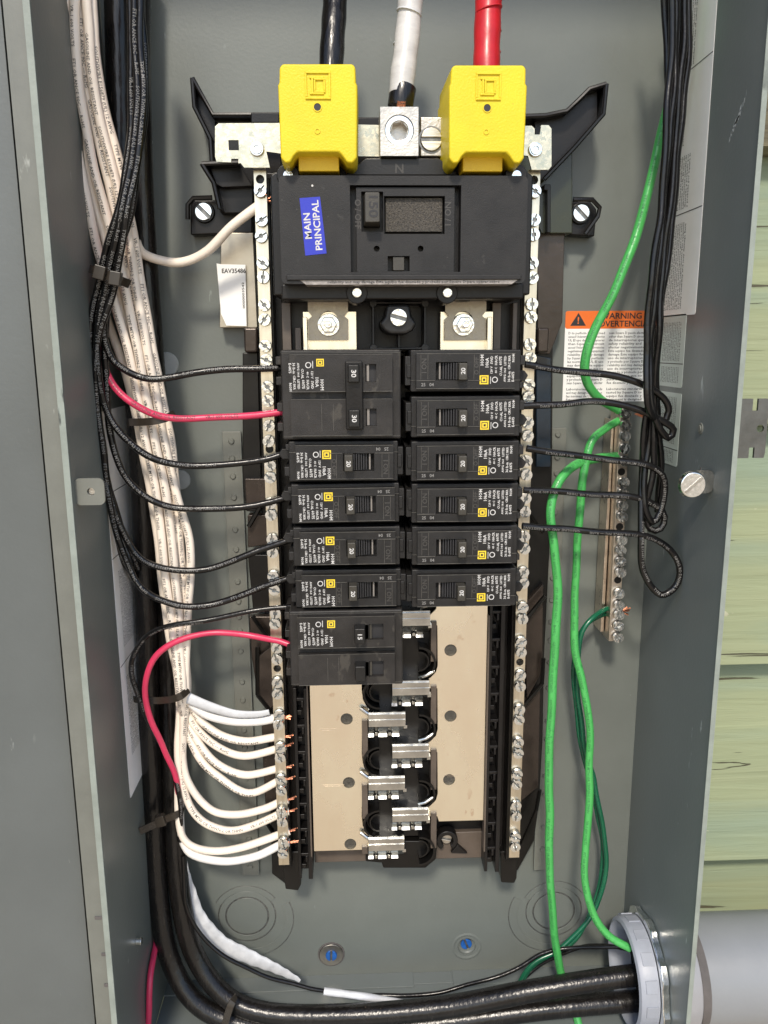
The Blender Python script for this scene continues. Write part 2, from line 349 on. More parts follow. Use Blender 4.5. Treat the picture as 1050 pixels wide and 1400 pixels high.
# right wall with a real conduit hole
HY, HD, HRm = None, 57.0, 33.0
hz = PXw(903, 1361, XR)[0]
def sideplate(x0, x1, outer, holes):
    m = MB(); m.plate(outer, holes, x0, x1); m.v = [(c, b, a) for a, b, c in m.v]; m.f = [f[::-1] for f in m.f]; return m
mb = sideplate(XR, XR+1.6, [(0, ZB), (DF, ZB), (DF, ZT), (0, ZT)], [circ(HD, hz, HRm, 40)])
part(mb, 'side_wall', 'paint2', enc)
mb = MB(); mb.box(XR-.6, XR+2.4, ZB-2, ZT, DF, DF+.7); part(mb, 'wall_edge', 'edge', enc, .2)
mb = MB(); mb.box(XL-3.6, XL, ZB-2, ZT, DF, DF+1.0); part(mb, 'wall_edge', 'edge', enc, .2)
wall('bottom_wall', XL, XR, ZB-1.6, ZB, 0, DF, 'paint2')
wall('top_wall', XL, XR, ZT, ZT+1.6, 0, DF)
mb = MB(); mb.box(XL, -17+60, ZB, ZB+1.3, 0, 15); mb.box(75, XR, ZB, ZB+1.3, 0, 15); mb.box(43, 75, ZB, ZB+.7, 0, 12); part(mb, 'bottom_flange', 'paint2', enc, .2)
# cover: flange and door leaf
x0 = P(69, 400, 122)[0]; x1 = P(37, 400, 122)[0]
mb = MB(); mb.box(x1, x0-.6, ZB-60, ZT, 120.5, 122); mb.box(x1, x1+1.4, ZB-60, ZT, 112, 122); mb.box(x0-2, x0-.6, ZB-60, ZT, 108, 120.5); cf = part(mb, 'cover_flange', 'rail', enc, .3)
mb = MB()
n = 10; vs = []; fs = []
for i in range(n+1):
    x = x1-.5-i*22; d = 114+ (0 if i == 0 else 4*math.sin(i*.45)); vs += [(x, ZB-60, d), (x, ZT, d), (x, ZB-60, d-2), (x, ZT, d-2)]
for i in range(n): a, b = 4*i, 4*i+4; fs += [(a, a+1, b+1, b), (a+2, b+2, b+3, a+3), (a+1, a+3, b+3, b+1), (a, b, b+2, a+2)]
mb.add(vs, fs); part(mb, 'door_leaf', 'door', enc, sharp=60)
for y, w in ((1254, 9), (1304, 5), (1346, 5)):
    r = PXw(140, y, -160); X, Z = P(140+(y-1254)*.09, y, 122)
    mb = MB(); mb.box(X-w/2, X+3.5, Z-1, Z+1, 122, 122.9); mb.box(X+1.2, X+3.5, Z-11, Z-1, 122, 122.6); part(mb, 'hinge_tab', 'gasket', enc, .2)
# knock outs
def knock(px, py, flip):
    x, z = P(px, py, 0); mb = MB()
    mb.cyl(x, z, 0, .5, 16.2, 40); part(mb, 'knockout', 'paint', enc, .35)
    mb = MB(); mb.ring(x, z, 0, .5, 17.4, 22.2, 44); part(mb, 'knockout_ring', 'paint', enc, .35)
    mb = MB(); f = -1 if flip else 1
    mb.ring(x, z-1, 0, .4, 23.2, 27.6, 40, *((35, 150) if True else (0, 0))); mb.ring(x+f*3, z-3, 0, .4, 27, 33.5, 40, *((215, 385) if not flip else (150, 325)))
    part(mb, 'knockout_ring', 'paint', enc, .35)
    mb = MB(); mb.ring(x, z, 0, .12, 16.3, 17.3, 44); mb.ring(x, z, 0, .12, 22.3, 23.1, 44); part(mb, 'knockout_groove', 'slotdark', enc)
    mb = MB(); mb.ring(x+f*3, z-3, 0, .12, 33.5, 34.1, 40, *((215, 385) if not flip else (150, 325))); mb.ring(x, z-1, 0, .12, 27.6, 28.1, 30, 35, 150); part(mb, 'knockout_groove', 'slotdark', enc)
knock(338, 1252, False); knock(757, 1245, True)
# pale plugs on the back panel
for px, py, r in ((198, 194, 5.2), (228, 498, 8.4), (247, 656, 7.2), (196, 8, 5)):
    x, z = P(px, py, 0); mb = MB(); mb.cyl(x, z, 0, 1.0, r, 28, r*.92); part(mb, 'hole_plug', K.setdefault('plug', mat('pale plug', (.36, .38, .37), .45)), enc, .3)
# rivet rails
riv = MB(); riv.cyl(0, 0, 0, 1.3, 2.3, 14, 1.6); riv_o = None
def rail(X0, X1, ztop, zbot, ys, px0, sgn):
    global riv_o
    mb = MB(); mb.box(X0, X1, zbot, ztop, 0, 3.2); r_ = part(mb, 'mounting_rail', 'rail', enc, .5)
    mb = MB(); mb.box(X0, X0+.5, zbot, ztop, 3.2, 3.7); mb.box(X1-.5, X1, zbot, ztop, 3.2, 3.7); part(mb, 'rail_edge', 'paint', r_)
    me = riv.mesh('rivet', K['rail'])
    for y in ys: inst(me, 'rivet', r_, (X0+X1)/2+(.0), P(px0, y, 3)[1], 3.2)
lr = P(303, 600, 3)[0]
rail(lr, lr+13.5, P(315, 590, 3)[1], P(343, 1197, 3)[1], (603, 627, 651, 680, 724, 751, 795, 822, 843, 862, 890, 932, 957, 998, 1022, 1064, 1086, 1124, 1147, 1185), 322, 1)
rr = P(752, 600, 3)[0]
rail(rr-1, rr+12, P(765, 585, 3)[1], P(735, 1190, 3)[1], (594, 625, 647, 700, 722, 740, 790, 820, 850, 875, 905, 940, 985, 1010, 1060, 1085, 1130, 1160), 755, 1)
# cover tab on left, tab with big screw on right, small fasteners
X, Z = P(152, 672, 118)
mb = MB(); mb.plate(rrect(XL-.5, XL+16, Z-7.6, Z+7.6, 3.2)[:], [circ(XL+8.5, Z, 2.2, 16)], 116.5, 118); part(mb, 'cover_tab', 'rail', enc)
mb = MB(); mb.cyl(XL+8.5, Z, 114.5, 116, 2.1); part(mb, 'tab_screw', 'lug', enc, .2)
X, Z = P(936, 660, 104)
mb = MB(); mb.plate(rrect(XR-13, XR, Z-7, Z+7, 4), [circ(XR-7, Z, 2, 12)], 100, 101.6); part(mb, 'cover_tab', 'stab', enc)
X, Z = P(948, 663, 112)
mb = MB(); mb.cyl(X, Z, 100, 110, 3.4); mb.cyl(X, Z, 109, 112.5, 8.3, 28, 7.4); part(mb, 'cover_screw', 'screw', enc, .6, 3)
mb = MB(); mb.box(X-6.4, X+6.4, Z-1, Z+1, 112.4, 112.9); 
o = part(mb, 'screw_slot', 'lug', enc, .2, org=(X, Z, 112)); o.rotation_euler = (0, -.75, 0)
Zh, dh = PXw(958, 586, XR)
mb = MB(); mb.tube([(XR+.2, Zh, dh), (XR-.5, Zh, dh)], 3.6, 18); mb.tube([(XR-.4, Zh, dh), (XR-1.2, Zh, dh)], 2.2, 18); part(mb, 'wall_rivet', 'rail', enc, .2)
Zh, dh = PXw(958, 650, XR)
mb = MB(); mb.box(XR-.3, XR, Zh-8, Zh+5, dh-1, dh); part(mb, 'seam_groove', 'gasket', enc)
Zh, dh = PXw(186, 1287, XL)
mb = MB(); mb.tube([(XL, Zh, dh), (XL+3, Zh, dh), (XL+4, Zh, dh)], 2.6, 14); part(mb, 'wall_screw', 'screw', enc, .3)
# white scrape on right wall
Za, da = PXw(1010, 160, XR)
mb = MB(); rs = random.Random(3)
for i in range(11):
    t = i/10; z = Za-9+18*t+rs.uniform(-1, 1); d = da-9+16*t; w = 2.2*math.sin(math.pi*min(1, .1+t*.9))+.3
    mb.add([(XR-.06, z-1.5, d-w), (XR-.06, z+1.4, d-w*.4), (XR-.06, z+1.9, d+w*.9), (XR-.06, z-.6, d+w*.6)], [(0, 1, 2, 3)])
part(mb, 'paint_scrape', K.setdefault('scrape', mat('pale scrape', (.36, .39, .39), .6, var=.3, vs=900)), enc)
# strap outside on the right
ox0, ox1, oz0, oz1 = R(1010, 545, 1047, 626, 60)
w, h = ox1-ox0, oz1-oz0
mb = MB(); U = lambda a, b: (ox0+w*a, oz0+h*b)
mb.plate([U(-.4, .3), U(.0, .3), U(0, 0), U(.42, 0), U(.42, .18), U(.62, .18), U(.62, 0), U(.98, 0), U(1.02, .08), U(1.02, .92), U(.98, 1), U(.62, 1), U(.62, .8), U(.42, .8), U(.42, 1), U(0, 1), U(0, .7), U(-.4, .7)], [circ(ox0+w*.77, oz0+h*.5, w*.14, 14)], 59, 61)
part(mb, 'wall_bracket', 'strapmetal', enc, .3)

# ---- labels on the enclosure
WORDS = "This equipment is designed and tested by Square D to perform to or exceed Underwriters Laboratories standards Use of other than Square D circuit breakers may adversely affect safety reliability and may damage Este equipo fue disenado y probado por Square D para operar sobre las normas de UL El uso de interruptores que no sean Square D puede afectar negativamente".split()
def lines_on(mb, fn, width, nlines, pitch, size, seed=0, fill=1.0):
    r = random.Random(seed)
    for i in range(nlines):
        s = ''; k = r.randrange(len(WORDS))
        while len(s)*size*.5 < width*fill*r.uniform(.92, 1.0): s += WORDS[k % len(WORDS)]+' '; k += 1
        s = s.strip(); vs, fs = text2d(s, 1, .012); w = max(v[0] for v in vs)-min(v[0] for v in vs); sc = min(width*fill/w, size*1.25)
        mb.add([fn((a+(w/2))*sc, -i*pitch+b*size) for a, b in vs], fs)
wx0, wx1, wz0, wz1 = R(771, 425, 890, 549, 0)
mb = MB(); mb.box(wx0, wx1, wz0, wz1-11, .05, .25); wl = part(mb, 'warning_label', 'paper', enc); tag(wl, 'white and orange warning label')
mb = MB(); mb.prism(rrect(wx0, wx1, wz1-12, wz1, 1.5), .05, .32); part(mb, 'label_header', 'orange', wl)
mb = MB(); mb.text('WARNING', wx0+39, wz1-3.6, .36, 5.6, sx=1.08); mb.text('ADVERTENCIA', wx0+39, wz1-8.9, .36, 5.6, sx=1.03)
mb.prism([(wx0+3.5, wz1-10), (wx0+14.5, wz1-10), (wx0+9, wz1-1.2)], .33, .35)
lines_on(mb, lambda a, b: (wx0+2.5+a, wz1-15+b, .3), 25.5, 15, 2.45, 2.35, 1); lines_on(mb, lambda a, b: (wx0+31+a, wz1-15+b, .3), 25.5, 15, 2.45, 2.35, 2)
lines_on(mb, lambda a, b: (wx0+2.5+a, wz1-53.6+b, .3), 25.5, 4, 2.45, 2.35, 3); lines_on(mb, lambda a, b: (wx0+31+a, wz1-53.6+b, .3), 25.5, 4, 2.45, 2.35, 4)
part(mb, 'printing', 'ink', wl)
mb = MB(); mb.text('!', wx0+9, wz1-6.6, .4, 6.5); part(mb, 'printing', 'orange', wl)
def side_label(name, X, sgn, pts, m, cols, inkm, seed, rules=()):
    # pts: four pixel corners on the side wall, only their extents are used
    q = [PXw(x, y, X) for x, y in pts]; z0 = min(a[0] for a in q); z1 = max(a[0] for a in q); d0 = min(a[1] for a in q); d1 = max(a[1] for a in q)
    mb = MB(); xx = X-sgn*.15
    o = rrect(d0, d1, z0, z1, 1.6); mb.prism(o, 0, .15); mb.v = [(X-sgn*(.03+c), z, d) for d, z, c in mb.v]
    if sgn > 0: mb.f = [f[::-1] for f in mb.f]
    lo = part(mb, name, m, enc)
    mb = MB(); W_ = d1-d0
    for (u0, u1, v0, v1, size) in cols:      # text columns running up the wall
        n = max(1, int((u1-u0)*W_/(size*1.08)))
        H = (v1-v0)*(z1-z0)
        lines_on(mb, lambda a, b: (X-sgn*.24, z0+v0*(z1-z0)+a, d0+u0*W_-b*1.0+0) if sgn > 0 else (X-sgn*.24, z1-v0*(z1-z0)-a, d0+u0*W_-b), H, n, size*1.08, size, seed); seed += 1
    for v in rules: mb.add([(X-sgn*.24, z0+v*(z1-z0), d0+.5), (X-sgn*.24, z0+v*(z1-z0)+.6, d0+.5), (X-sgn*.24, z0+v*(z1-z0)+.6, d1-.5), (X-sgn*.24, z0+v*(z1-z0), d1-.5)], [(0, 1, 2, 3)])
    part(mb, 'printing', inkm, lo)
side_label('instruction_label', XR, 1, ((985, -60), (895, 0), (948, 430), (905, 428)), 'paper', ((.05, .82, .02, .27, 2.8), (.05, .8, .31, .46, 2.8), (.1, .7, .49, .66, 2.8), (.15, .78, .70, .88, 2.8), (.1, .6, .92, .99, 2.8)), 'inkgrey', 11, (.295, .69, .9))
side_label('rating_label', XR, 1, ((939, 432), (906, 432), (932, 528), (903, 527)), 'papergrey', ((.12, .9, .06, .28, 2.6), (.12, .9, .36, .9, 2.6)), 'inkgrey', 31, (.32,))
side_label('rating_label', XR, 1, ((929, 538), (902, 538), (926, 631), (899, 629)), 'papergrey', ((.12, .9, .04, .2, 2.6), (.12, .9, .3, .94, 2.6)), 'inkgrey', 41, (.22,))
side_label('instruction_label', XL, -1, ((149, 560), (190, 600), (178, 1092), (200, 1000)), 'paper', ((.1, .9, .4, .6, 2.3), (.1, .9, .68, .9, 2.3)), 'inkgrey', 51, (.36, .64, .8))

# ================================================================== LOAD CENTRE INTERIOR
inn = thing('load_centre_interior', 30, -370, 0, 'black plastic breaker mounting base with metal bus plates and neutral bars', 'breaker mount')
def PP(name, pts, dref, d0, d1, m, bevel=.7, parent=None, seg=2):
    mb = MB(); mb.prism(PL(pts, dref), d0, d1); return part(mb, name, m, parent or inn, bevel, seg)
# side pans
PP('base_pan', ((302, 318), (346, 318), (352, 448), (300, 448)), 12, 2, 12, K.setdefault('pan_tanrefl', mat('pan steel tinted with tan reflection', (.44, .39, .31), .34, .85, .15, 20, .1, 300)), .5)  # left pan: tan reflection painted into the metal colour
PP('base_pan', ((735, 300), (772, 318), (769, 440), (752, 484), (735, 484)), 14, 2, 14, 'pan', .5)
PP('base_tray', ((333, 452), (350, 452), (352, 484), (356, 640), (372, 1195), (392, 1210), (400, 1210), (395, 900), (380, 440)), 10, 1, 10, 'gloss')
PP('base_tray', ((735, 452), (756, 470), (755, 640), (751, 760), (744, 900), (742, 1010), (737, 1100), (730, 1150), (708, 1190), (690, 1190), (700, 900), (705, 440)), 10, 1, 10, 'gloss')
PP('tray_panel', ((331, 482), (352, 482), (358, 700), (336, 700), (331, 660)), 16, 1, 14, 'gloss')
PP('tray_panel', ((334, 655), (362, 655), (364, 690), (336, 690)), 20, 10, 18, 'pan')
PP('tray_panel', ((338, 705), (366, 705), (368, 745), (338, 750)), 20, 10, 18, 'pan')
PP('tray_panel', ((338, 760), (368, 760), (372, 835), (345, 835)), 20, 10, 17, 'gloss')
PP('tray_panel', ((340, 845), (372, 845), (376, 925), (352, 955), (343, 900)), 20, 10, 17, 'pan')
PP('tray_panel', ((352, 900), (376, 880), (380, 960), (366, 975), (352, 950)), 24, 17, 22, 'pan')
PP('tray_panel', ((356, 985), (382, 985), (384, 1020), (358, 1020)), 20, 10, 16, 'pan')
PP('tray_panel', ((358, 1030), (384, 1030), (387, 1105), (362, 1105)), 20, 10, 16, 'pan')
PP('tray_panel', ((718, 830), (745, 800), (744, 920), (722, 960)), 20, 10, 16, 'pan')
PP('tray_panel', ((716, 965), (741, 945), (738, 1080), (714, 1100)), 20, 10, 16, 'pan')
PP('tray_panel', ((735, 485), (756, 490), (755, 640), (735, 640)), 20, 10, 16, K.setdefault('gloss_bluerefl', mat('black plastic tinted with blue reflection', (.012, .022, .035), .2, 0, .3, 30)))  # blue reflection painted into black plastic
PP('corner_block', ((333, 448), (352, 448), (352, 482), (334, 482)), 26, 8, 26, 'pan', 1.5, seg=3)
PP('corner_block', ((735, 448), (752, 448), (750, 482), (735, 482)), 26, 8, 26, 'pan', 1.5, seg=3)
mbr = MB()
for a, b in (((340, 720), (356, 692)), ((345, 842), (372, 880)), ((352, 885), (352, 950)), ((352, 950), (372, 975)), ((718, 962), (741, 935)), ((741, 935), (743, 900)), ((720, 845), (745, 815)), ((714, 690), (742, 728)), ((733, 1108), (738, 1080)), ((362, 1120), (388, 1160)), ((733, 1108), (708, 1165))):
    mbr = MB(); mbr.tube([P3(a[0], a[1], 22), P3(b[0], b[1], 22)], 1.6, 6); part(mbr, 'tray_rib', 'gloss', inn)
# central base
B('base_block', R(372, 235, 716, 1165, 28), 4, 26, 'plastic', inn, 1)
B('base_ledge', R(430, 1140, 668, 1176, 30), 20, 30, K.setdefault('brownpl', mat('brown grey plastic', (.09, .07, .055), .4, 0, .2, 60, .1, 400)), inn, .6)
mb = MB(); x, z = P(611, 1148, 34); mb.ring(x, z, 28, 36, 4.5, 8, 24, -60, 240); mb.prism([(x+3, z-12), (x+16, z-13), (x+8, z-5)], 28, 33); part(mb, 'mounting_boss', 'plastic', inn, .8)
bolt_head(x, z, 31, 4, inn, 'lug', 'boss_screw')
# top wings
def wing(poly, rims, d=30, web=True):
    w_ = MB()
    if web: w_.prism(PL(poly, d), 4, d-10)
    o = part(w_, 'wing', 'plastic', inn, .6) if web else None
    m_ = MB()
    for line in rims: m_.tube([P3(x, y, d-2) for x, y in line], 1.5, 8)
    for line in rims:
        for (xa, ya), (xb, yb) in zip(line, line[1:]):
            a, b = P(xa, ya, d), P(xb, yb, d); dx, dz = b[0]-a[0], b[1]-a[1]; l = math.hypot(dx, dz) or 1; ex, ez = -dz/l*.9, dx/l*.9
            m_.prism([(a[0]-ex, a[1]-ez), (b[0]-ex, b[1]-ez), (b[0]+ex, b[1]+ez), (a[0]+ex, a[1]+ez)], 4, d-1.5)
    part(m_, 'wing_rim', 'gloss', inn)
wing(((263, 107), (291, 157), (300, 168), (292, 195), (284, 180), (266, 146)), [((263, 107), (291, 157), (382, 157)), ((263, 107), (266, 146), (288, 190), (290, 225))])
wing(((282, 223), (326, 222), (343, 250), (300, 252), (292, 248)), [((276, 224), (326, 222)), ((276, 224), (292, 250), (300, 285))], 36)
wing(((735, 158), (775, 153), (804, 122), (824, 116), (824, 156), (785, 202), (742, 245)), [((698, 160), (746, 158), (775, 152), (790, 138), (806, 122), (829, 115)), ((829, 115), (825, 156), (785, 202), (744, 245))], 36)
PP('top_tray', ((291, 160), (384, 158), (384, 240), (345, 245), (345, 290), (300, 290), (290, 250)), 24, 3, 20, 'plastic')
PP('top_tray', ((480, 168), (620, 168), (620, 240), (480, 240)), 30, 3, 30, 'plastic')
PP('top_bar', ((343, 153), (382, 153), (382, 168), (343, 168)), 38, 10, 38, 'plastic')
PP('top_bar', ((488, 160), (521, 160), (521, 175), (488, 175)), 38, 10, 38, 'plastic')
PP('top_tray', ((700, 165), (742, 165), (785, 203), (785, 318), (742, 318), (716, 260)), 24, 3, 20, K.setdefault('olive', mat('olive black glossy plastic', (.028, .032, .016), .25)))
PP('top_tray_ridge', ((744, 252), (753, 252), (753, 318), (748, 318), (748, 260), (744, 260)), 26, 18, 26, 'gloss', .4)
PP('ear', ((262, 270), (300, 270), (343, 262), (343, 316), (257, 319), (257, 277)), 20, 1, 12, 'plastic', 1)
PP('ear', ((783, 272), (812, 272), (821, 283), (818, 321), (783, 319)), 20, 1, 12, 'plastic', 1)
for (ex, ey, pts) in ((278, 289, ((257, 300), (257, 280), (264, 271), (290, 270))), (795, 291, ((784, 273), (810, 273), (820, 284), (817, 296), (800, 320)))):
    m_ = MB(); m_.tube([P3(a, b, 20) for a, b in pts], 1.6, 8)
    part(m_, 'ear_rim', 'gloss', inn)
    x, z = P(ex, ey, 16); mb = MB(); mb.cyl(x, z, 10, 14.5, 7.2, 24, 6.6); part(mb, 'washer', 'gloss', inn, .4)
    bolt_head(x, z, 14, 5.6, inn, 'screw', 'ear_screw').rotation_euler = (0, -.8, 0)

# zinc strap under the lug covers
def sq(x, y, w, d): a = R(x-w/2, y-w/2, x+w/2, y+w/2, d); return [(a[0], a[2]), (a[1], a[2]), (a[1], a[3]), (a[0], a[3])]
mb = MB(); out = PL(((299, 168.5), (400, 168), (522, 171), (620, 172), (727, 172), (731, 176), (731, 184), (738, 184), (740, 171), (750, 171), (754, 176), (754, 227), (750, 232), (727, 232), (722, 213), (700, 211), (620, 213), (522, 214), (400, 212), (364, 207), (369, 229), (334, 229), (329, 223), (326, 223), (326, 217), (316, 217), (316, 222), (296, 221), (294, 214), (294, 173)), 58)
mb.plate(out, [sq(319.5, 198.5, 14, 58)], 56, 58); part(mb, 'cross_strap', 'zinc', inn, .4)
# neutral bars with screws
SCREW = MB()
R0, sl, q = 4.0, .55, 1.15
SCREW.cyl(0, 0, -3, 1.6, 3.6, 16); SCREW.cyl(0, 0, .6, 1.5, R0*.97, 18)
SCREW.cut = (len(SCREW.f), K['slotdark'], 0)
for sg in (1, -1):
    pts = [(sg*sl, -q), (sg*sl, -R0*.93)]+[(sg*R0*.96*math.sin(math.radians(a)), -R0*.96*math.cos(math.radians(a))) for a in range(20, 161, 20)]+[(sg*sl, R0*.93), (sg*sl, q), (sg*q*1.25, q), (sg*q*1.25, -q)]
    SCREW.prism(pts, 1.5, 3.3, [(x*.95, z*.95) for x, z in pts])
sm = SCREW.mesh('screw', K['screw'])
LY = [261, 301, 323, 360, 379, 417, 437, 473, 492, 529, 548, 582, 603, 636, 653, 688, 704, 737, 755, 787, 806, 838, 853, 886, 901, 933, 948, 978, 991, 1022, 1036, 1066, 1080, 1110, 1124, 1152, 1166]
RY = [262, 301, 321, 360, 380, 416, 434, 471, 490, 526, 543, 578, 596, 630, 649, 681, 700, 733, 750, 782, 797, 830, 846, 877, 891, 923, 938, 969, 984, 1014, 1029, 1058, 1072, 1101, 1115, 1143, 1157]
rs = random.Random(5)
def nbar(Xc, ytop, ybot, pxm, ys, holes):
    mb = MB(); zt, zb = P(pxm, ytop, 50)[1], P(pxm, ybot, 50)[1]
    mb.plate([(Xc-3.7, zb), (Xc+3.7, zb), (Xc+3.7, zt), (Xc-3.7, zt)], [circ(Xc, P(pxm, y, 50)[1], 2.6, 14) for y in holes], 41, 50)
    o = part(mb, 'neutral_bar', 'bar', inn, .5)
    for y in holes: mb = MB(); mb.cyl(Xc, P(pxm, y, 50)[1], 42, 45, 2.55, 14); part(mb, 'screw_hole', 'gloss', o)
    for y in ys:
        s_ = inst(sm, 'screw', o, Xc+rs.uniform(-.25, .45), P(pxm, y, 52)[1], 50+rs.uniform(-.4, .9), rs.uniform(-1.2, 1.2))
    return o
nb1 = nbar(-53.3, 232, 1183, 372, LY, (245, 614, 914)); nb2 = nbar(112.9, 232, 1172, 716, RY, (246, 905))
for (px, y) in ((351, 203), (732.5, 204)):
    x, z = P(px, y, 60); bolt = MB(); bolt.cyl(x, z, 57, 60, 4.6, 20, 4.0); bolt.ring(x, z, 60, 60.6, 1.6, 3.2, 16); part(bolt, 'strap_screw', 'screw', inn, .5, 3)
# bar supports
for (xa, xb) in ((-57.5, -48.5), (108.5, 117.5)):
    B('bar_support', (xa, xb, -372, 102), 10, 40.8, 'gloss', inn, .6)
# feet
PP('foot', ((384, 1160), (410, 1160), (412, 1205), (408, 1213), (391, 1211), (388, 1190)), 30, 6, 34, 'gloss')
PP('foot', ((683, 1160), (706, 1160), (705, 1196), (702, 1203), (684, 1202), (683, 1190)), 30, 6, 34, 'gloss')
# terminal racks on both sides of the bus plates
for (a, b, ytop, yb, L_) in ((399, 425, 940, 1200, 1), (668, 694, 820, 1190, 0)):
    x0_, x1_, z0_, z1_ = R(a, ytop, b, yb, 44)
    if L_: x0_, x1_ = -43.5, -33.2
    else: x0_, x1_ = 92.2, 103
    rk = B('terminal_rack', (x0_, x1_, z0_, z1_), 24, 34, 'plastic', inn, .6)
    mb = MB(); mb.box(x0_, x0_+2.2, z0_, z1_, 34, 45); mb.box(x1_-3, x1_, z0_, z1_, 34, 46)
    z = z1_-9
    while z > z0_+4:
        mb.box(x0_+2, x1_-2.8, z-1, z+1.2, 34, 44); mb.box(x0_+5.2, x0_+7, z-6, z-1, 34, 44); mb.box(x0_+2, x0_+5.4, z-12.5, z-9, 34, 42); z -= 20.1
    part(mb, 'rack_rung', 'plastic', rk, .4)
for x_ in (-34.2, 91.0): mb = MB(); mb.box(x_, x_+1.1, -360, -180, 40, 47.5); part(mb, 'rack_edge', 'brownpl', inn, .2)
# bus plates
hl = [P(474, 983, 45), P(477, 1070, 45), P(479, 1154, 45)]; hr = [P(616, 889, 45), P(616, 979, 45), P(614, 1066, 45)]
def notch_edge(x, z1, z0, ys, dpt, sgn):
    pass
mb = MB(); lob = []
for y0 in (1152, 1066, 979): lob += PL([(495, y0+12), (502, y0+12), (503, y0+5), (518, y0+5), (518, y0-2), (508, y0-6), (501, y0-13), (496, y0-23), (494.5, y0-36)], 45)
mb.plate([(-31.8, -357), (3, -357)]+lob+[(4, -175), (-31.8, -175)], [circ(x, z, 4.3, 22) for x, z in hl], 43, 45); bl = part(mb, 'bus_plate', 'tin', inn, .4)
mb = MB(); lob = []
for y0 in (850, 936, 1023, 1111): lob += PL([(598.5, y0-26), (596, y0-17), (588, y0-9), (574, y0-4), (560, y0-2), (560, y0+5), (598, y0+5)], 45)
mb.plate([(58.5, -165)]+lob+[(58.5, -336), (90.6, -336), (90.6, -165)], [circ(x, z, 4.3, 22) for x, z in hr], 43, 45); br = part(mb, 'bus_plate', 'tin', inn, .4)
for x, z in hl+hr: mb = MB(); mb.cyl(x, z, 38, 43.6, 4.25, 18); mb.ring(x, z, 43.6, 44, 1.2, 2.4, 12); part(mb, 'plate_plug', K.setdefault('plugdark', mat('grey brown plug', (.06, .055, .045), .5, 0, .5, 900, .5, 1500)), inn)
for (xa, za, w_) in ((-26, -262, 12), (-25, -305, 16), (62, -300, 10)):
    mb = MB(); mb.box(xa, xa+w_, za, za+.25, 45, 45.04); mb.box(xa+2, xa+w_-3, za-1.1, za-.9, 45, 45.04); part(mb, 'stamp_mark', 'brass', bl if xa < 0 else br)
# stubs at top of bus
for (pa, pb, nx, m1) in ((421, 476, 449, 0), (609, 665, 635, 1)):
    a = R(pa-7, 425, pb+12, 482, 52); B('bus_stub', a, 44, 50, 'tin', inn, .6)
    a = R(pa-7, 433, pa-1, 482, 60); B('bus_stub_edge', a, 50, 58, 'tin', inn, .4) if not m1 else B('bus_stub_edge', R(pb+2, 433, pb+8, 482, 60), 50, 58, 'tin', inn, .4)
    a = R(pa, 400, pb, 465, 56); x, z = P(nx, 444, 60)
    mb = MB(); mb.plate([(a[0], a[2]), (a[1], a[2]), (a[1], a[3]-16), (a[1]-2.5, a[3]-14), (a[1], a[3]-11), (a[1], a[3]), (a[0], a[3]), (a[0], a[3]-11), (a[0]+2.5, a[3]-14), (a[0], a[3]-16)], [circ(x, z+2.5, 6, 20)], 52, 55); part(mb, 'link_plate', 'zincdull', inn, .4)
    mb = MB(); mb.cyl(x, z, 50, 56.5, 7.2, 28, 6.8); part(mb, 'washer', 'screw', inn, .3)
    mb = MB(); mb.cyl(x, z, 56, 62, 5.6, 6, 5.2); part(mb, 'hex_nut', 'screw', inn, .5)
    mb = MB(); mb.cyl(x, z, 56, 68, 2.6, 16, 2.2); part(mb, 'stud', 'screw', inn, .4)
    B('stub_catch', R(nx-8, 402, nx+8, 412, 66), 55, 66, 'gloss', inn, .6)
B('stub_housing', R(386, 400, 712, 482, 36), 20, 40, 'plastic', inn, .8)
for a in ((386, 414, 398, 480), (672, 414, 684, 480), (700, 414, 706, 480), (404, 448, 412, 480)): B('housing_rib', R(*a, 48), 38, 50, 'brownpl', inn, .4)
# neutral knob between the stubs
kx0, kx1, kz0, kz1 = R(527, 416, 562, 456, 76)
mb = MB(); mb.prism([(kx0+1, kz1), (kx1-1, kz1), (kx1+.5, kz1-7), (kx1+3.5, kz1-11), (kx1+1, kz0+1.5), (kx1-3, kz0-.5), (kx0+3, kz0-.5), (kx0-1, kz0+1.5), (kx0-3.5, kz1-11), (kx0-.5, kz1-7)], 40, 76); part(mb, 'retaining_knob', 'handle', inn, 2.0, 3)
x, z = P(545, 434, 78); o = bolt_head(x, z, 76, 5.2, inn, 'screw', 'knob_screw'); 
fx0, fx1, fz0, fz1 = R(509, 412, 583, 478, 62)
mb = MB(); mb.frame(fx0, fx1, fz0, fz1, 30, 60, 1.4); mb.box((fx0+fx1)/2-.7, (fx0+fx1)/2+.7, fz0, fz0+9, 30, 58); part(mb, 'knob_frame', 'handle', inn, .4)
for a, b in ((fx0+.7, fz1-1), (fx1-.7, fz1-1), (fx0+.7, fz0+1), (fx1-.7, fz0+1)): mb = MB(); mb.cyl(a, b, 30, 61, 2.3, 14); part(mb, 'frame_post', 'handle', inn, .3)
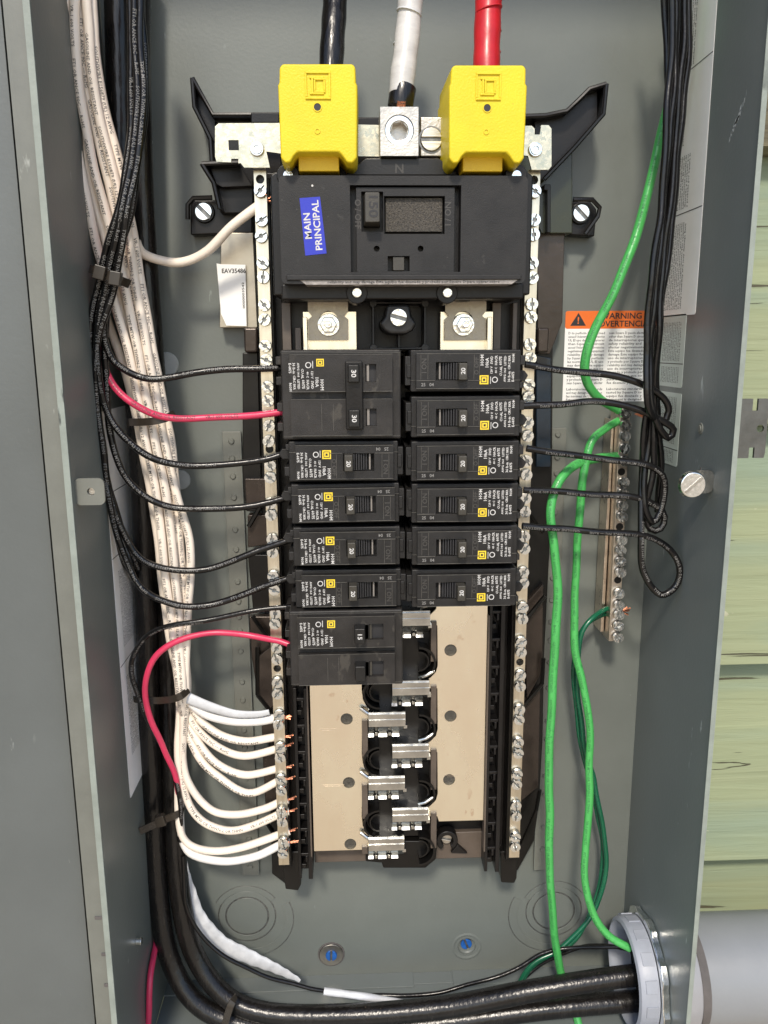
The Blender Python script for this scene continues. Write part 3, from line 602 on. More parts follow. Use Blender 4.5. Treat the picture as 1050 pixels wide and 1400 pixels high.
# central spine with stabs
B('spine', (4.5, 57.2, -352, -160), 24, 38, 'gloss', inn, .6)
mb = MB(); mb.prism(PL(((500, 1150), (598, 1150), (596, 1175), (582, 1187), (524, 1187), (522, 1180), (500, 1178)), 40), 10, 40); part(mb, 'spine_foot', 'gloss', inn, .8)
scl = MB(); scl.ring(0, 0, 38, 49, 10.2, 11.6, 24, 90, 270); scl.ring(0, 0, 38, 46, 6.2, 7.2, 18, 90, 270); scl.ring(0, 0, 38, 43, 8.2, 9.0, 18, 90, 270); sclm = scl.mesh('stab_well', K['gloss'])
for y in (948, 1041, 1127):
    x, z = P(517, y, 48); inst(sclm, 'stab_well', inn, x+1, z, 0)
for y in (906, 997, 1086, 1163):
    x, z = P(575, y, 48); inst(sclm, 'stab_well', inn, x-1, z, 0, math.pi)
edge = MB()
for (ya, yb) in ((850, 905), (938, 990), (1025, 1080), (1112, 1160)): a = R(589, ya, 596, yb, 47); edge = MB(); edge.box(a[0], a[1]+.5, a[2], a[3], 38, 47); part(edge, 'spine_edge', 'brownpl', inn, .4)
for (ya, yb) in ((985, 1035), (1073, 1120), (1158, 1168)): a = R(495, ya, 502, yb, 47); edge = MB(); edge.box(a[0], a[1]+.5, a[2], a[3], 38, 47); part(edge, 'spine_edge', 'brownpl', inn, .4)
stab = MB(); w_ = 25.5
stab.box(0, w_, -3, 6, 50, 51.6); stab.box(0, w_, 1, 2.2, 51.6, 52.3)
def slope(mb_, x0, x1, za, da, zb, db, th=1.0):
    mb_.add([(x0, za, da), (x1, za, da), (x1, zb, db), (x0, zb, db), (x0, za, da-th), (x1, za, da-th), (x1, zb, db-th), (x0, zb, db-th)], [(0, 3, 2, 1), (4, 5, 6, 7), (0, 1, 5, 4), (1, 2, 6, 5), (2, 3, 7, 6), (3, 0, 4, 7)])
slope(stab, 0, w_, -3, 51.6, -7, 48)
for a, b in ((0, 3.4), (7.2, 12.6), (16.8, 21.2)): slope(stab, a, b, -7, 48, -12.0, 44); slope(stab, a-.2, b+.2, -12.0, 44, -13.8, 45.2)
slope(stab, 3.4, 7.2, -7, 48, -9, 46); slope(stab, 12.6, 16.8, -7, 48, -9, 46); slope(stab, 21.2, w_, -7, 48, -10, 45.5); stab.box(4.6, 6.2, -11.5, -9.5, 43, 48); stab.box(13.8, 15.6, -11.5, -9.5, 43, 48)
stab.box(w_-1.2, w_+1.2, -5, -2.6, 46, 51); stab.box(0, w_, 4.5, 7, 38, 50)
sbm = stab.mesh('stab', K['stab'])
slot = MB(); slot.tube([(0, 0, 47), (4.5, 2.2, 49), (10, 5, 47.4)], 1.35, 10); slm = slot.mesh('bus_finger', K['stab'])
for y, L_ in ((850, 0), (945, 0), (1031, 0), (1118, 0), (988, 1), (1075, 1), (1158, 1)):
    if L_:
        x, z = P(504, y, 51); so = inst(sbm, 'stab', inn, x, z, 0)
        o = inst(slm, 'bus_finger', inn, x-5.5, z+9, 0, math.radians(58))
    else:
        x, z = P(536.5, y, 51); so = inst(sbm, 'stab', inn, x, z, 0)
        o = inst(slm, 'bus_finger', inn, x+19, z+8, 0, 0)
# barcode sticker hanging from the pan (QR left out)
sx0, sx1, sz0, sz1 = R(302, 361, 337, 446, 16)
mb = MB(); mb.prism([(sx0+1, sz1), (sx1, sz1-.4), (sx1-.8, sz0), (sx0+2.4, sz0+.5)], 15.2, 15.5); stk = part(mb, 'serial_sticker', 'paper', inn)
mb = MB(); mb.prism([(sx0-2, sz1+.5), (sx0+1, sz1), (sx0+2.4, sz0+1), (sx0-.6, sz0+8)], 13.5, 15.2, [(sx0-2, sz1+.5), (sx0+1, sz1), (sx0+2.4, sz0+1), (sx0-.6, sz0+8)]); part(mb, 'sticker_fold', 'paper', stk)
mb = MB(); mb.text('EAV35486', (sx0+sx1)/2+.6, sz1-4.4, 15.6, 3.9, sx=.95, bold=.03); mb.text('0000003542', sx1-2, (sz0+sz1)/2, 15.6, 2.1, 90, sx=1.6); part(mb, 'printing', 'inkgrey', stk)

# neutral lug and side lug
lx0, lx1, lz0, lz1 = R(520, 146, 572, 213, 86)
x, z = P(546, 178, 86)
mb = MB(); mb.plate([(lx0, lz0), (lx1, lz0), (lx1, lz1), (lx0, lz1)], [circ(x, z, 8.2, 28)], 58.2, 86); nl = part(mb, 'neutral_lug', 'lug', inn, .7)
mb = MB(); mb.ring(x, z, 78, 85.4, 5.0, 8.1, 28); part(mb, 'lug_screw', 'screw', nl, .5)
mb = MB(); h = [(x+5.2*math.cos(math.radians(60*i+12)), z+5.2*math.sin(math.radians(60*i+12))) for i in range(6)]; mb.plate(circ(x, z, 6, 24), [h], 77, 84.4); mb.cyl(x, z, 74, 77.5, 6, 20); part(mb, 'hex_socket', 'lug', nl)
a = R(575, 158, 606, 213, 76); mb = MB(); mb.box(*a, 58.2, 74); x, z = P(590, 190, 76); gl = part(mb, 'side_lug', 'lug', inn, .8)
mb = MB(); mb.ring(x, z, 73.8, 74.3, 6.4, 7.4, 24); part(mb, 'screw_seat', 'slotdark', gl)
bolt_head(x, z, 73.6, 6.4, gl, 'bar', 'lug_screw').rotation_euler = (0, math.pi/2, 0)

# ================================================================== MAIN BREAKER
mbk = thing('main_breaker', 30, 30, 30, 'large black 150 amp main breaker with blue MAIN PRINCIPAL sticker', 'circuit breaker')
A = R(383, 240, 720, 395, 98); X0, X1, Z0, Z1 = A
a2 = R(372, 236, 726, 404, 70)
mb = MB(); mb.prism([(a2[0], a2[2]), (a2[1], a2[2]), (a2[1], a2[3]-2), (a2[1]-3, a2[3]), (a2[0]+3, a2[3]), (a2[0], a2[3]-2)], 30, 72); part(mb, 'body', 'plastic', mbk, 1.2)
mb = MB(); mb.plate(rrect(X0, X1, Z0+3, Z1, 3), [[(R(479, 253, 630, 372, 98)[i], R(479, 253, 630, 372, 98)[j]) for i, j in ((0, 2), (1, 2), (1, 3), (0, 3))]], 72, 98); part(mb, 'cover', 'breaker', mbk, .8)
fr = R(479, 253, 630, 372, 98)
win = R(525, 268, 608, 320, 96); win2 = R(494, 262, 525, 317, 96)
ry = lambda a: [(a[0], a[2]), (a[1], a[2]), (a[1], a[3]), (a[0], a[3])]
mb = MB(); slotw = R(530, 350, 560, 371, 96)
mb.plate([(fr[0]+3.5, fr[2]), (fr[1]-3.5, fr[2]), (fr[1]-3.5, fr[3]-1), (fr[0]+3.5, fr[3]-1)], [ry(win), ry((win2[0], win2[1]-.4, win2[2], win2[3])), circ(*P(515, 340, 96), 1.7, 12), circ(*P(575, 340, 96), 1.7, 12), ry(slotw)], 88, 96.3); part(mb, 'face_panel', 'breaker', mbk, .35)
mb = MB(); mb.box(fr[0], fr[1], fr[2], fr[3], 76, 88); part(mb, 'recess', 'plastic', mbk)
mb = MB(); mb.box(win[0]+1, win[1]-1, win[2]+1.5, win[3]-.5, 88, 93.5); part(mb, 'textured_slide', 'rough', mbk, .3)
hb = R(497, 262, 521, 306, 104)
mb = MB(); mb.prism(rrect(hb[0], hb[1], hb[2], hb[3], .8), 88, 106, rrect(hb[0]+.8, hb[1]-.8, hb[2]+.6, hb[3]-.6, .8)); h_ = part(mb, 'handle', 'handle_tan', mbk, .5)
mb = MB(); mb.text('150', (hb[0]+hb[1])/2+.3, (hb[2]+hb[3])/2+1, 106.1, 6.8, -90, sx=1.25, res=4); part(mb, 'rating', 'ink', h_)
mb = MB(); mb.box(slotw[0]+3, slotw[1]-3, slotw[2]+.5, slotw[3]-.3, 88, 95.5); part(mb, 'trip_slide', 'handle_tan', mbk, .3)
mb = MB(); mb.text('O / OFF', *P(489, 292, 98), 98.05 if False else 96.4, 4.6, -90); part(mb, 'embossing', 'emboss', mbk)
mb = MB(); mb.text('I / ON', *P(613, 292, 97), 96.4, 4.8, 90); part(mb, 'embossing', 'emboss', mbk)
# blue sticker
q_ = PL(((409.5, 271), (437.5, 269), (446.5, 346.5), (417.5, 349.5)), 98)
mb = MB(); mb.prism(q_, 98.05, 98.25); st = part(mb, 'main_sticker', 'blue', mbk)
tx, tz = P(423, 310, 98); ang = 90+4
mb = MB(); mb.text('MAIN', *P(421, 309, 98), 98.32, 5.2, ang, sx=1.1, res=4); mb.text('PRINCIPAL', *P(434, 308.5, 98), 98.32, 5.2, ang, sx=1.07, res=4); part(mb, 'printing', 'white', st)
# lower label strip and lip
ls = R(410, 383.5, 703, 390.5, 90)
mb = MB(); mb.prism([(ls[0], ls[3]), (ls[1]+2, ls[3]+.6), (ls[1]-3, ls[2]), (ls[0]+4, ls[2])], 72, 98.2); part(mb, 'label_ledge', K.setdefault('strip', mat('silvery strip', (.30, .27, .25), .35, .3, .4, 300)), mbk, .2)
mb = MB(); lines_on(mb, lambda a, b: (ls[0]+16+a, (ls[2]+ls[3])/2+b, 98.3), 100, 1, 2, 2.0, 9); part(mb, 'printing', 'ink', mbk)
lip = R(385, 390, 716, 409, 82)
mb = MB(); mb.box(lip[0], lip[1], lip[2], lip[3]+1, 40, 82); part(mb, 'lower_lip', 'plastic', mbk, 1)
B('label_lip', R(392, 376, 712, 383, 98), 90, 99.4, 'breaker', mbk, .5)
for px in (488, 612):
    x, z = P(px, 400, 86); mb = MB(); mb.cyl(x, z, 60, 84, 6.2, 24); part(mb, 'screw_boss', 'plastic', mbk, .6)
    mb = MB(); mb.cyl(x, z, 84, 86, 3.4, 18, 2.8); part(mb, 'cover_screw', 'screw', mbk, .5, 3)
for px in (394, 706):
    x, z = P(px, 240, 88); mb = MB(); mb.cyl(x, z, 60, 88, 6.5, 24); part(mb, 'screw_boss', 'plastic', mbk, .8)
    mb = MB(); mb.cyl(x, z, 88, 89, 2.8, 16); part(mb, 'cover_screw', 'screw', mbk, .3)
hd = R(486, 214, 612, 241, 80)
mb = MB(); mb.box(X0+3, X1-3, hd[2], hd[3]-4, 40, 76); part(mb, 'line_housing', 'plastic', mbk, 1)
mb = MB(); mb.prism(PL(((470, 240), (500, 216), (600, 216), (630, 240)), 82), 60, 82); part(mb, 'line_housing', 'handle', mbk, .8)
mb = MB(); mb.text('N', *P(546, 231, 82), 82.1, 7, 0); part(mb, 'embossing', 'emboss', mbk)
mb = MB(); x, z = P(427, 254, 98); mb.cyl(x, z, 98, 98.4, .6, 8); part(mb, 'paint_dot', 'white', mbk)

# ================================================================== YELLOW LUG COVERS
def lug_cover(label):
    t = thing('lug_cover', -15.6, 120, 60, label, 'lug cover', 'yellow lug covers over the main terminals')
    pts = PL(((386, 87), (482, 87), (486, 92), (486, 112), (488.5, 116), (488, 216), (482, 223), (474, 222), (468, 213), (463, 208), (407, 208), (402, 213), (397, 222), (390, 223), (384, 216), (380, 116), (382, 112), (382, 92)), 108)
    cx, cz = -15.6, 120
    low = [(cx+(x-cx)*1.05, cz+(z-cz)*1.03) for x, z in pts]
    mb = MB(); mb.prism(low, 60, 92, [(cx+(x-cx)*1.02, cz+(z-cz)*1.01) for x, z in pts]); 
    n = len(mb.v)
    mb.v = mb.v[:n]; mb.f = mb.f[:]
    # one smooth shell: low -> middle -> front
    mb = MB(); loops = [(low, 60), ([(cx+(x-cx)*1.015, cz+(z-cz)*1.01) for x, z in pts], 100), (pts, 108)]
    if sum(pts[i][0]*pts[(i+1) % len(pts)][1]-pts[(i+1) % len(pts)][0]*pts[i][1] for i in range(len(pts))) < 0: loops = [(l[::-1], d) for l, d in loops]
    m = len(pts); vs = [(x, z, d) for l, d in loops for x, z in l]
    fs = [tuple(range(m-1, -1, -1)), tuple(range(2*m, 3*m))]+[(k*m+i, k*m+(i+1) % m, (k+1)*m+(i+1) % m, (k+1)*m+i) for k in range(2) for i in range(m)]
    mb.add(vs, fs); part(mb, 'shell', 'yellow', t, 1.3, 3)
    a = R(408.5, 212, 463.5, 235, 96); mb = MB(); mb.box(*a, 60, 98); part(mb, 'skirt', 'yellow2', t, .5)
    a = R(417, 98, 452, 136, 108); cx_, cz_ = (a[0]+a[1])/2, (a[2]+a[3])/2
    mb = MB(); mb.frame(a[0], a[1], a[2], a[3], 107.5, 108.9, 1.0)
    mb.box(a[0]+3.3, a[0]+4.4, a[2]+2.4, a[3]-2.4, 107.5, 108.9); mb.frame(a[0]+4.6, a[1]-2.8, a[2]+3.2, a[3]-3.2, 107.5, 108.9, 1.0); mb.box(a[0]+2.4, a[1]-3.5, a[3]-3.4, a[3]-2.4, 107.5, 108.8); mb.box(a[0]+2.4, a[1]-3.5, a[2]+2.3, a[2]+3.3, 107.5, 108.8)
    part(mb, 'emblem', 'yellow', t, .25)
    x, z = P(434, 146.5, 108); mb = MB(); mb.cyl(x, z, 107.6, 108.15, 1.9, 16); part(mb, 'probe_hole', 'ink', t)
    mb = MB(); mb.ring(x, z, 107.8, 108.4, 1.9, 2.4, 16); x, z = P(434, 179, 108); mb.ring(x, z, 107.6, 108.4, .9, 1.6, 10); part(mb, 'moulding_mark', 'yellow', t)
    return t
lc = lug_cover('left yellow plastic lug cover, below the black main cable')
c2 = copy_tree(lc); c2.location.x += (74.3+15.6)*S; c2['label'] = 'right yellow plastic lug cover, below the red taped main cable'

# ================================================================== BRANCH BREAKERS (local frame of the right-hand column)
def put_logo(t, x, z, d, s, dim=False):
    mb = MB(); mb.box(x-s/2, x+s/2, z-s/2, z+s/2, d, d+.06); lo = part(mb, 'emblem', 'logoy', t)
    mb = MB(); mb.box(x-s*.36, x+s*.36, z-s*.36, z+s*.36, d+.06, d+.1); part(mb, 'emblem_ring', 'ink', lo)
    mb = MB(); mb.box(x-s*.27, x+s*.27, z-s*.27, z+s*.27, d+.1, d+.14); part(mb, 'emblem_letter', 'logoy', lo)
    mb = MB(); mb.box(x-s*.12, x+s*.13, z-s*.13, z+s*.13, d+.14, d+.18); part(mb, 'emblem_core', 'ink', lo)
def put_print(t, ox, oz, d, m='white'):
    mb = MB()
    for s, x, z, sz in (('HOM', 9.6, 5.4, 2.5), ('10kA', 12.6, 3.6, 2.5), ('SWD', 15.3, 5.4, 1.9), ('120 V', 15.3, -.6, 1.7), ('HACR', 18.0, 5.2, 1.9), ('40 C', 18.0, -.6, 1.6),
                        ('60/75', 20.6, 5.0, 2.1), ('CU-AL', 21.0, -1.2, 1.8), ('LISTED', 23.4, 5.0, 1.7), ('AWG 14-8', 23.4, -3.4, 1.6), ('CIRC BKR', 25.9, 3.9, 1.7), ('36 lb-in', 26.0, -4.4, 1.9), ('E-6875', 28.3, -4.4, 1.9), ('NOM', 28.3, 6.6, 1.9)):
        mb.text(s, ox+x, oz+z, d, sz*1.12, 90, res=1, bold=.022)
    mb.ring(ox+17.4, oz-6.2, d-.02, d+.03, 1.3, 1.8, 16); mb.box(ox+14.6, ox+15, oz-8.6, oz-4.4, d-.02, d+.02)
    return part(mb, 'printing', m, t)
def handle_set(t, x, z, d, rating, m='handle_tan', half=2.9):
    # window well, rocker ribs and the rocker tip
    mb = MB(); mb.box(x-15, x+2, z-5.2, z+5.2, d-6, d-5); part(mb, 'window_floor', 'ink', t)
    mb = MB()
    for k in range(7): mb.box(x-8+k*1.5, x-7.2+k*1.5, z-4.9, z+4.9, d-5, d-2.6+k*.55)
    part(mb, 'rocker_rib', 'ink', t)
    mb = MB(); mb.box(x-10.2, x-9.3, z-4.8, z+4.8, d-5, d-2.4); part(mb, 'rocker_line', K.setdefault('lineg', mat('grey rocker edge', (.22, .20, .18), .4)), t)
    mb = MB(); mb.prism([(x, z-5.6), (x+6, z-5.6), (x+6, z+5.2), (x, z+5.2)], d-5, d+6.5, [(x+.7, z-5.0), (x+5.7, z-5.0), (x+5.7, z+4.8), (x+.7, z+4.8)]); h = part(mb, 'handle', m, t, .5)
    mb = MB(); mb.text(rating, x+3.3, z+.2, d+6.56, 3.5, 90, sx=1.1, res=4); part(mb, 'rating', 'white', h)
def single(label, rating='20'):
    t = thing('circuit_breaker', 0, 0, 60, label, 'circuit breaker', 'single pole 20 amp breakers')
    mb = MB(); mb.prism([(-33.4, -12.4), (33.4, -12.4), (33.4, 12.6), (-33.4, 12.6)], 27, 77); part(mb, 'body', 'breaker', t, .9)
    mb = MB(); mb.box(-36.6, -33, -8.6, 8.8, 27, 76); mb.box(-35.6, -33, -4, 4, 27, 77.2); part(mb, 'end_tab', 'breaker', t, .5)
    mb = MB(); mb.box(33, 36.4, 3.5, 9.2, 40, 75.5); mb.box(33, 35.4, -10.5, -6.5, 40, 75.5); mb.prism([(33, -6.5), (38.5, -6.5), (40.5, -3), (38, 0), (33, 0)], 40, 66); part(mb, 'clamp_tab', 'breaker', t, .5)
    win = (-18.6, -6.2, -5.4, 5.4)
    mb = MB(); mb.plate([(-30.2, -10.4), (29.0, -10.4), (29.0, 10.4), (-30.2, 10.4)], [[(win[0], win[2]), (win[1]+6.4, win[2]), (win[1]+6.4, win[3]), (win[0], win[3])]], 77, 82); part(mb, 'face_plate', 'breaker', t, .45)
    mb = MB(); mb.box(-30.2, 29, -10.4, -5.6, 82, 82.35) if False else None
    mb.box(-30.2, win[0]-.6, -5.7, -5.35, 82, 82.5); mb.box(.8, 8.2, -5.7, -5.35, 82, 82.5)
    mb.box(-33.2, -30.4, -5.7, -5.35, 77, 77.5); mb.box(29.2, 33.2, -5.7, -5.35, 77, 77.5)
    for xx in (-27.6, -23.4, 4.2, 7.4): mb.box(xx, xx+.2, -4.8, 9.6, 82, 82.2)
    mb.box(-30.2, 29, -10.4, -10.1, 82, 82.3); mb.box(-30.2, 29, 10.1, 10.4, 82, 82.3)
    part(mb, 'ridge', 'ridge', t)
    handle_set(t, -6.2, 0, 82, rating)
    mb = MB(); mb.text('I ON', -25.4, 3.2, 82.06, 4.2, 90); part(mb, 'embossing', 'emboss', t)
    mb = MB(); mb.text('O OFF', 5.9, 3.0, 82.06, 3.6, 90); part(mb, 'embossing', 'emboss', t)
    mb = MB(); mb.text('25   04', -23.5, -8.0, 82.06, 2.7, 0); part(mb, 'date_code', 'whitedim', t)
    put_print(t, 0, 1, 82.06); put_logo(t, 10.9, -5.2, 82.1, 5.3)
    return t
NM = ['topmost', 'second', 'third', 'fourth', 'fifth', 'lowest']
proto = single('topmost 20 amp single breaker in the right column')
rys = [(478, 537), (540, 600), (603, 659), (661, 717), (719, 775), (777, 826)]
first = True
def place(px0, px1, y0, y1, rot, label):
    global first
    a = R(px0, y0, px1, y1, 80); o = proto if first else copy_tree(proto); first = False
    o.location = ((a[0]+a[1])/2*S, -.060, (a[2]+a[3])/2*S); o.rotation_euler = (rs.uniform(-.01, .01), (math.pi if rot else 0)+rs.uniform(-.006, .006), rs.uniform(-.012, .012)); o['label'] = label
    jx, jz = rs.uniform(-.5, .5)*S, rs.uniform(-.4, .4)*S
    for ch in o.children:
        if ch.name.split('.')[0] in ('printing', 'emblem'): ch.location.x += jx; ch.location.z += jz
    o.location.y -= rs.uniform(0, 1)*S
    o.scale = (1, 1, 1)
for i, (ya, yb) in enumerate(rys):
    place(562, 713-i*.9, ya, yb if i < 5 else 834, False, ['topmost 20 amp breaker of the right column, directly under the metal stub', 'second 20 amp breaker from the top of the right column', 'third 20 amp breaker from the top of the right column', 'fourth 20 amp breaker from the top of the right column', 'fifth 20 amp breaker from the top of the right column', 'lowest 20 amp breaker of the right column, above the bare metal bus'][i])
for i, (ya, yb) in enumerate(((603, 660), (661, 717), (719, 776), (777, 834))):
    place(396+i*3.3, 543+i*1.2, ya, yb, True, ['20 amp breaker of the left column directly below the two pole 30 amp breaker', 'second 20 amp breaker below the two pole 30 amp breaker in the left column', 'third 20 amp breaker below the two pole 30 amp breaker in the left column', 'lowest 20 amp breaker of the left column, just above the 15 amp breaker'][i])
# two pole 30 A, built the way it stands (left column, turned half round)
def double(px, rating, label, cat, tie, tall, name):
    a = R(*px, 84); cx, cz = (a[0]+a[1])/2, (a[2]+a[3])/2; W2, H2 = (a[1]-a[0])/2, (a[3]-a[2])/2
    t = thing(name, 0, 0, 60, label, cat)
    mt = 'breaker2'
    mb = MB(); mb.box(-W2, W2, -H2, H2, 27, 79 if not tall else 82); part(mb, 'body', mt, t, 1.2)
    top = 79 if not tall else 82
    mb = MB()
    for s in (-1, 1):
        c = s*H2*.52
        for zz in (c+3, c-9): mb.box(W2, W2+3.5, zz, zz+5, 40, 74)
    part(mb, 'clamp_tab', mt, t, .5)
    for s in (1, -1):
        c = s*H2*.49; hh = H2*.41
        wz = (c-5.2, c+5.2); wx = (-W2+17.5, -W2+30) if not tie else (-W2+12, -W2+19)
        hx = -W2+19.5 if not tall else -W2+27
        wl_ = (-W2+15, -W2+21.4) if not tall else (-W2+12.5, -W2+22)
        mb = MB(); mb.plate([(-W2+5.4, c-hh), (W2-5.6, c-hh), (W2-5.6, c+hh), (-W2+5.4, c+hh)], [[(wl_[0], wz[0]), (wl_[1], wz[0]), (wl_[1], wz[1]), (wl_[0], wz[1])]], top, top+4.5); part(mb, 'face_plate', mt, t, .7)
        D1 = top+4.5
        mb = MB(); mb.box(wl_[0], wl_[1], wz[0], wz[1], D1-4, D1-3.6); part(mb, 'window_floor', 'ink', t)
        mb = MB(); mb.box(wl_[1]-2.2, wl_[1]-.8, wz[0]+.3, wz[1]-.3, D1-3.6, D1-1.2); part(mb, 'rocker_line', 'lineg' if not tall else 'handle_tan', t)
        mb = MB()
        hx0 = -W2+(24.5 if not tall else 23.5)
        mb.prism([(hx0, c-5.6), (hx0+7.5, c-5.6), (hx0+7.5, c+5.8), (hx0, c+5.8)], D1-3, D1+8, [(hx0+.8, c-4.9), (hx0+7, c-4.9), (hx0+7, c+5.1), (hx0+.8, c+5.1)])
        h = part(mb, 'handle', 'handle', t, .6)
        if rating and (tie or s < 0):
            mb = MB(); mb.text(rating, hx0+4, c, D1+8.08, 3.9, 90, sx=1.15, res=4); part(mb, 'rating', 'white', h)
        if tie is False:
            mb = MB(); slope(mb, wl_[1]-.5, hx0+1, c-5, D1, c+5, D1); part(mb, 'rocker', 'handle', t, .3)
    if tie:
        mb = MB(); mb.box(hx0-1.4, hx0+8.8, -H2*.49-7, H2*.49+7, top+4.5, top+8.2); part(mb, 'handle_tie', 'plastic', t, .8)
    D1 = top+4.5
    c = -H2*.49
    if tie: mb_ = put_print(t, W2-34, c+1.4, D1+.06); put_logo(t, W2-34+10.4, c-6.2, D1+.1, 4.4)
    else: mb_ = put_print(t, W2-36, c+.6, D1+.06); put_logo(t, W2-36+9.4, c-5.6, D1+.1, 4.9)
    mb = MB()
    for s in (1, -1): mb.box(-W2+.6, W2-.6, s*H2*.93-.12, s*H2*.93+.12, top, top+.3)
    for xx in (W2-24, W2-31): mb.box(xx, xx+.2, -c-8, -c+8, D1, D1+.2)
    for s in (1, -1): mb.box(-W2+5.4, W2-5.6, s*H2*.49-H2*.41, s*H2*.49-H2*.41+.25, D1, D1+.25); mb.box(-W2+5.4, W2-5.6, s*H2*.49+H2*.41-.3, s*H2*.49+H2*.41, D1, D1+.25)
    part(mb, 'ridge', 'ridge', t)
    t.location = (cx*S, -.060, cz*S); t.rotation_euler = (0, math.pi, 0)
    return t
double((384, 478, 549, 602), '30', 'two pole 30 amp breaker with tied handles at the top left', 'circuit breaker', True, False, 'double_breaker')
double((396, 836, 551, 939), '15', 'tall 15 amp double breaker at the bottom of the left column', 'circuit breaker', False, True, 'double_breaker')

# ================================================================== GROUND BAR
gb = thing('ground_bar', *P(838, 878, 20), 0, 'slim metal ground bar with a column of screws on the right of the panel', 'ground bar')
gd = 24
def gx(y): return 849.5-(y-560)*.034
mb = MB(); mb.prism(PL(((848, 556), (862, 556), (847, 877), (832, 877)), gd+4), 8, gd+4); gbb = part(mb, 'bar', 'brass', gb, .5)
mb = MB(); mb.prism(PL(((840, 575), (844, 575), (829, 868), (824, 868)), gd), 2, gd-6); part(mb, 'mounting_foot', 'brass', gb, .4)
for y in (565, 581, 596, 613, 630, 659, 674, 691, 706, 738, 752, 767, 782, 811, 827, 840, 855, 871):
    x, z = P(gx(y)+5.5, y, gd+5); inst(sm, 'screw', gbb, x+rs.uniform(-.3, .4), z, gd+4, rs.uniform(-1.3, 1.3))
for y in (645, 720, 793): x, z = P(gx(y)+3, y, gd+4); mb = MB(); mb.cyl(x, z, gd+3.9, gd+4.1, 2.6, 14); part(mb, 'screw_hole', 'gloss', gbb)

# ================================================================== WIRES
def path(pts, step=3.0):
    V = [Vector(P3(*p)) if len(p) == 3 else Vector(p[:3]) for p in pts]
    V = [V[0]*2-V[1]]+V+[V[-1]*2-V[-2]]; out = []
    for i in range(1, len(V)-2):
        a, b, c, e = V[i-1:i+3]; n = max(2, int((c-b).length/step))
        # centripetal-like: plain Catmull-Rom is enough for these densities
        for k in range(n):
            t = k/n; out.append(.5*((2*b)+(c-a)*t+(2*a-5*b+4*c-e)*t*t+(3*b-a-3*c+e)*t**3))
    out.append(V[-2]); return [tuple(p) for p in out]
def wrap_print(pth, r, texts, s0, size, phi, m, parent, rep=None, gap=6, end=None):
    V = [Vector(p) for p in pth]; Ls = [0]
    for a, b in zip(V, V[1:]): Ls.append(Ls[-1]+(b-a).length)
    tot = Ls[-1] if end is None else min(end, Ls[-1]); mb = MB(); s = s0; k = 0; import bisect
    while s < tot:
        t = texts[k % len(texts)]; k += 1; vs, fs = text2d(t, 1, .004)
        w = (max(v[0] for v in vs)-min(v[0] for v in vs))*size*1.1
        if s+w > tot: break
        nv = []
        for a, b in vs:
            q = s+w/2+a*size*1.1; i = min(max(bisect.bisect(Ls, q)-1, 0), len(V)-2); u = (q-Ls[i])/max(1e-6, Ls[i+1]-Ls[i])
            C = V[i].lerp(V[i+1], u)
            def tg(j): return (V[min(j+1, len(V)-1)]-V[max(j-1, 0)]).normalized()
            T = tg(i).lerp(tg(i+1), u).normalized()
            N = Vector((0, 0, 1)); N = (N-T*N.dot(T)).normalized(); Bn = N.cross(T)
            ang = phi+b*size/r
            p = C+(N*math.cos(ang)+Bn*math.sin(ang))*(r+.12); nv.append(tuple(p))
        mb.add(nv, fs); s += w+gap
    if mb.v: part(mb, 'printing', m, parent)
def wire(pts, r, m, label, cat='wire', group=None, name='wire', pr=None, copper=None, n=12):
    p = path(pts); mb = MB(); ph = random.uniform(0, 9)
    if r < 4:
        q_ = []
        for i, (x, z, d) in enumerate(p):
            e = min(1, i/8, (len(p)-1-i)/8)*(.5 if r < 2.5 else .28)
            q_.append((x+e*(math.sin(i*.21+ph)+.6*math.sin(i*.47+ph*2)), z+e*math.sin(i*.33+ph*1.7), d+e*(math.sin(i*.27+ph*3)+.5*math.sin(i*.6+ph))))
        p = q_
    mb.tube(p, lambda t: r*(1+.025*math.sin(t*23+ph)), n)
    o = part(mb, name, m, org=p[0], sharp=70); tag(o, label, cat, group)
    if pr: wrap_print(p, r*1.03, pr[0], pr[1], pr[2], pr[3], pr[4], o, end=pr[5] if len(pr) > 5 else None)
    if copper:
        q = Vector(p[-1]) if copper > 0 else Vector(p[0]); t = (Vector(p[-1])-Vector(p[-3])).normalized() if copper > 0 else (Vector(p[0])-Vector(p[2])).normalized()
        c = MB(); rr_ = random.Random(int(r*100))
        for i in range(7):
            off = Vector((rr_.uniform(-1, 1), rr_.uniform(-1, 1), rr_.uniform(-1, 1)))*r*.35
            c.tube([tuple(q-t+off*.6), tuple(q+t*abs(copper)*.6+off), tuple(q+t*abs(copper)*rr_.uniform(.85, 1.1)+off*1.8)], r*.2, 6)
        part(c, 'bare_end', 'copper', o)
    return o
TXT = ['SOUTHWIRE E156879 (UL) 12 AWG', 'TYPE MTW OR THWN-2 OR THHN', 'VR-1 600 VOLTS', 'FT1 OR ANCE 90C — RoHS', 'GASOLINE AND OIL RESISTANT']
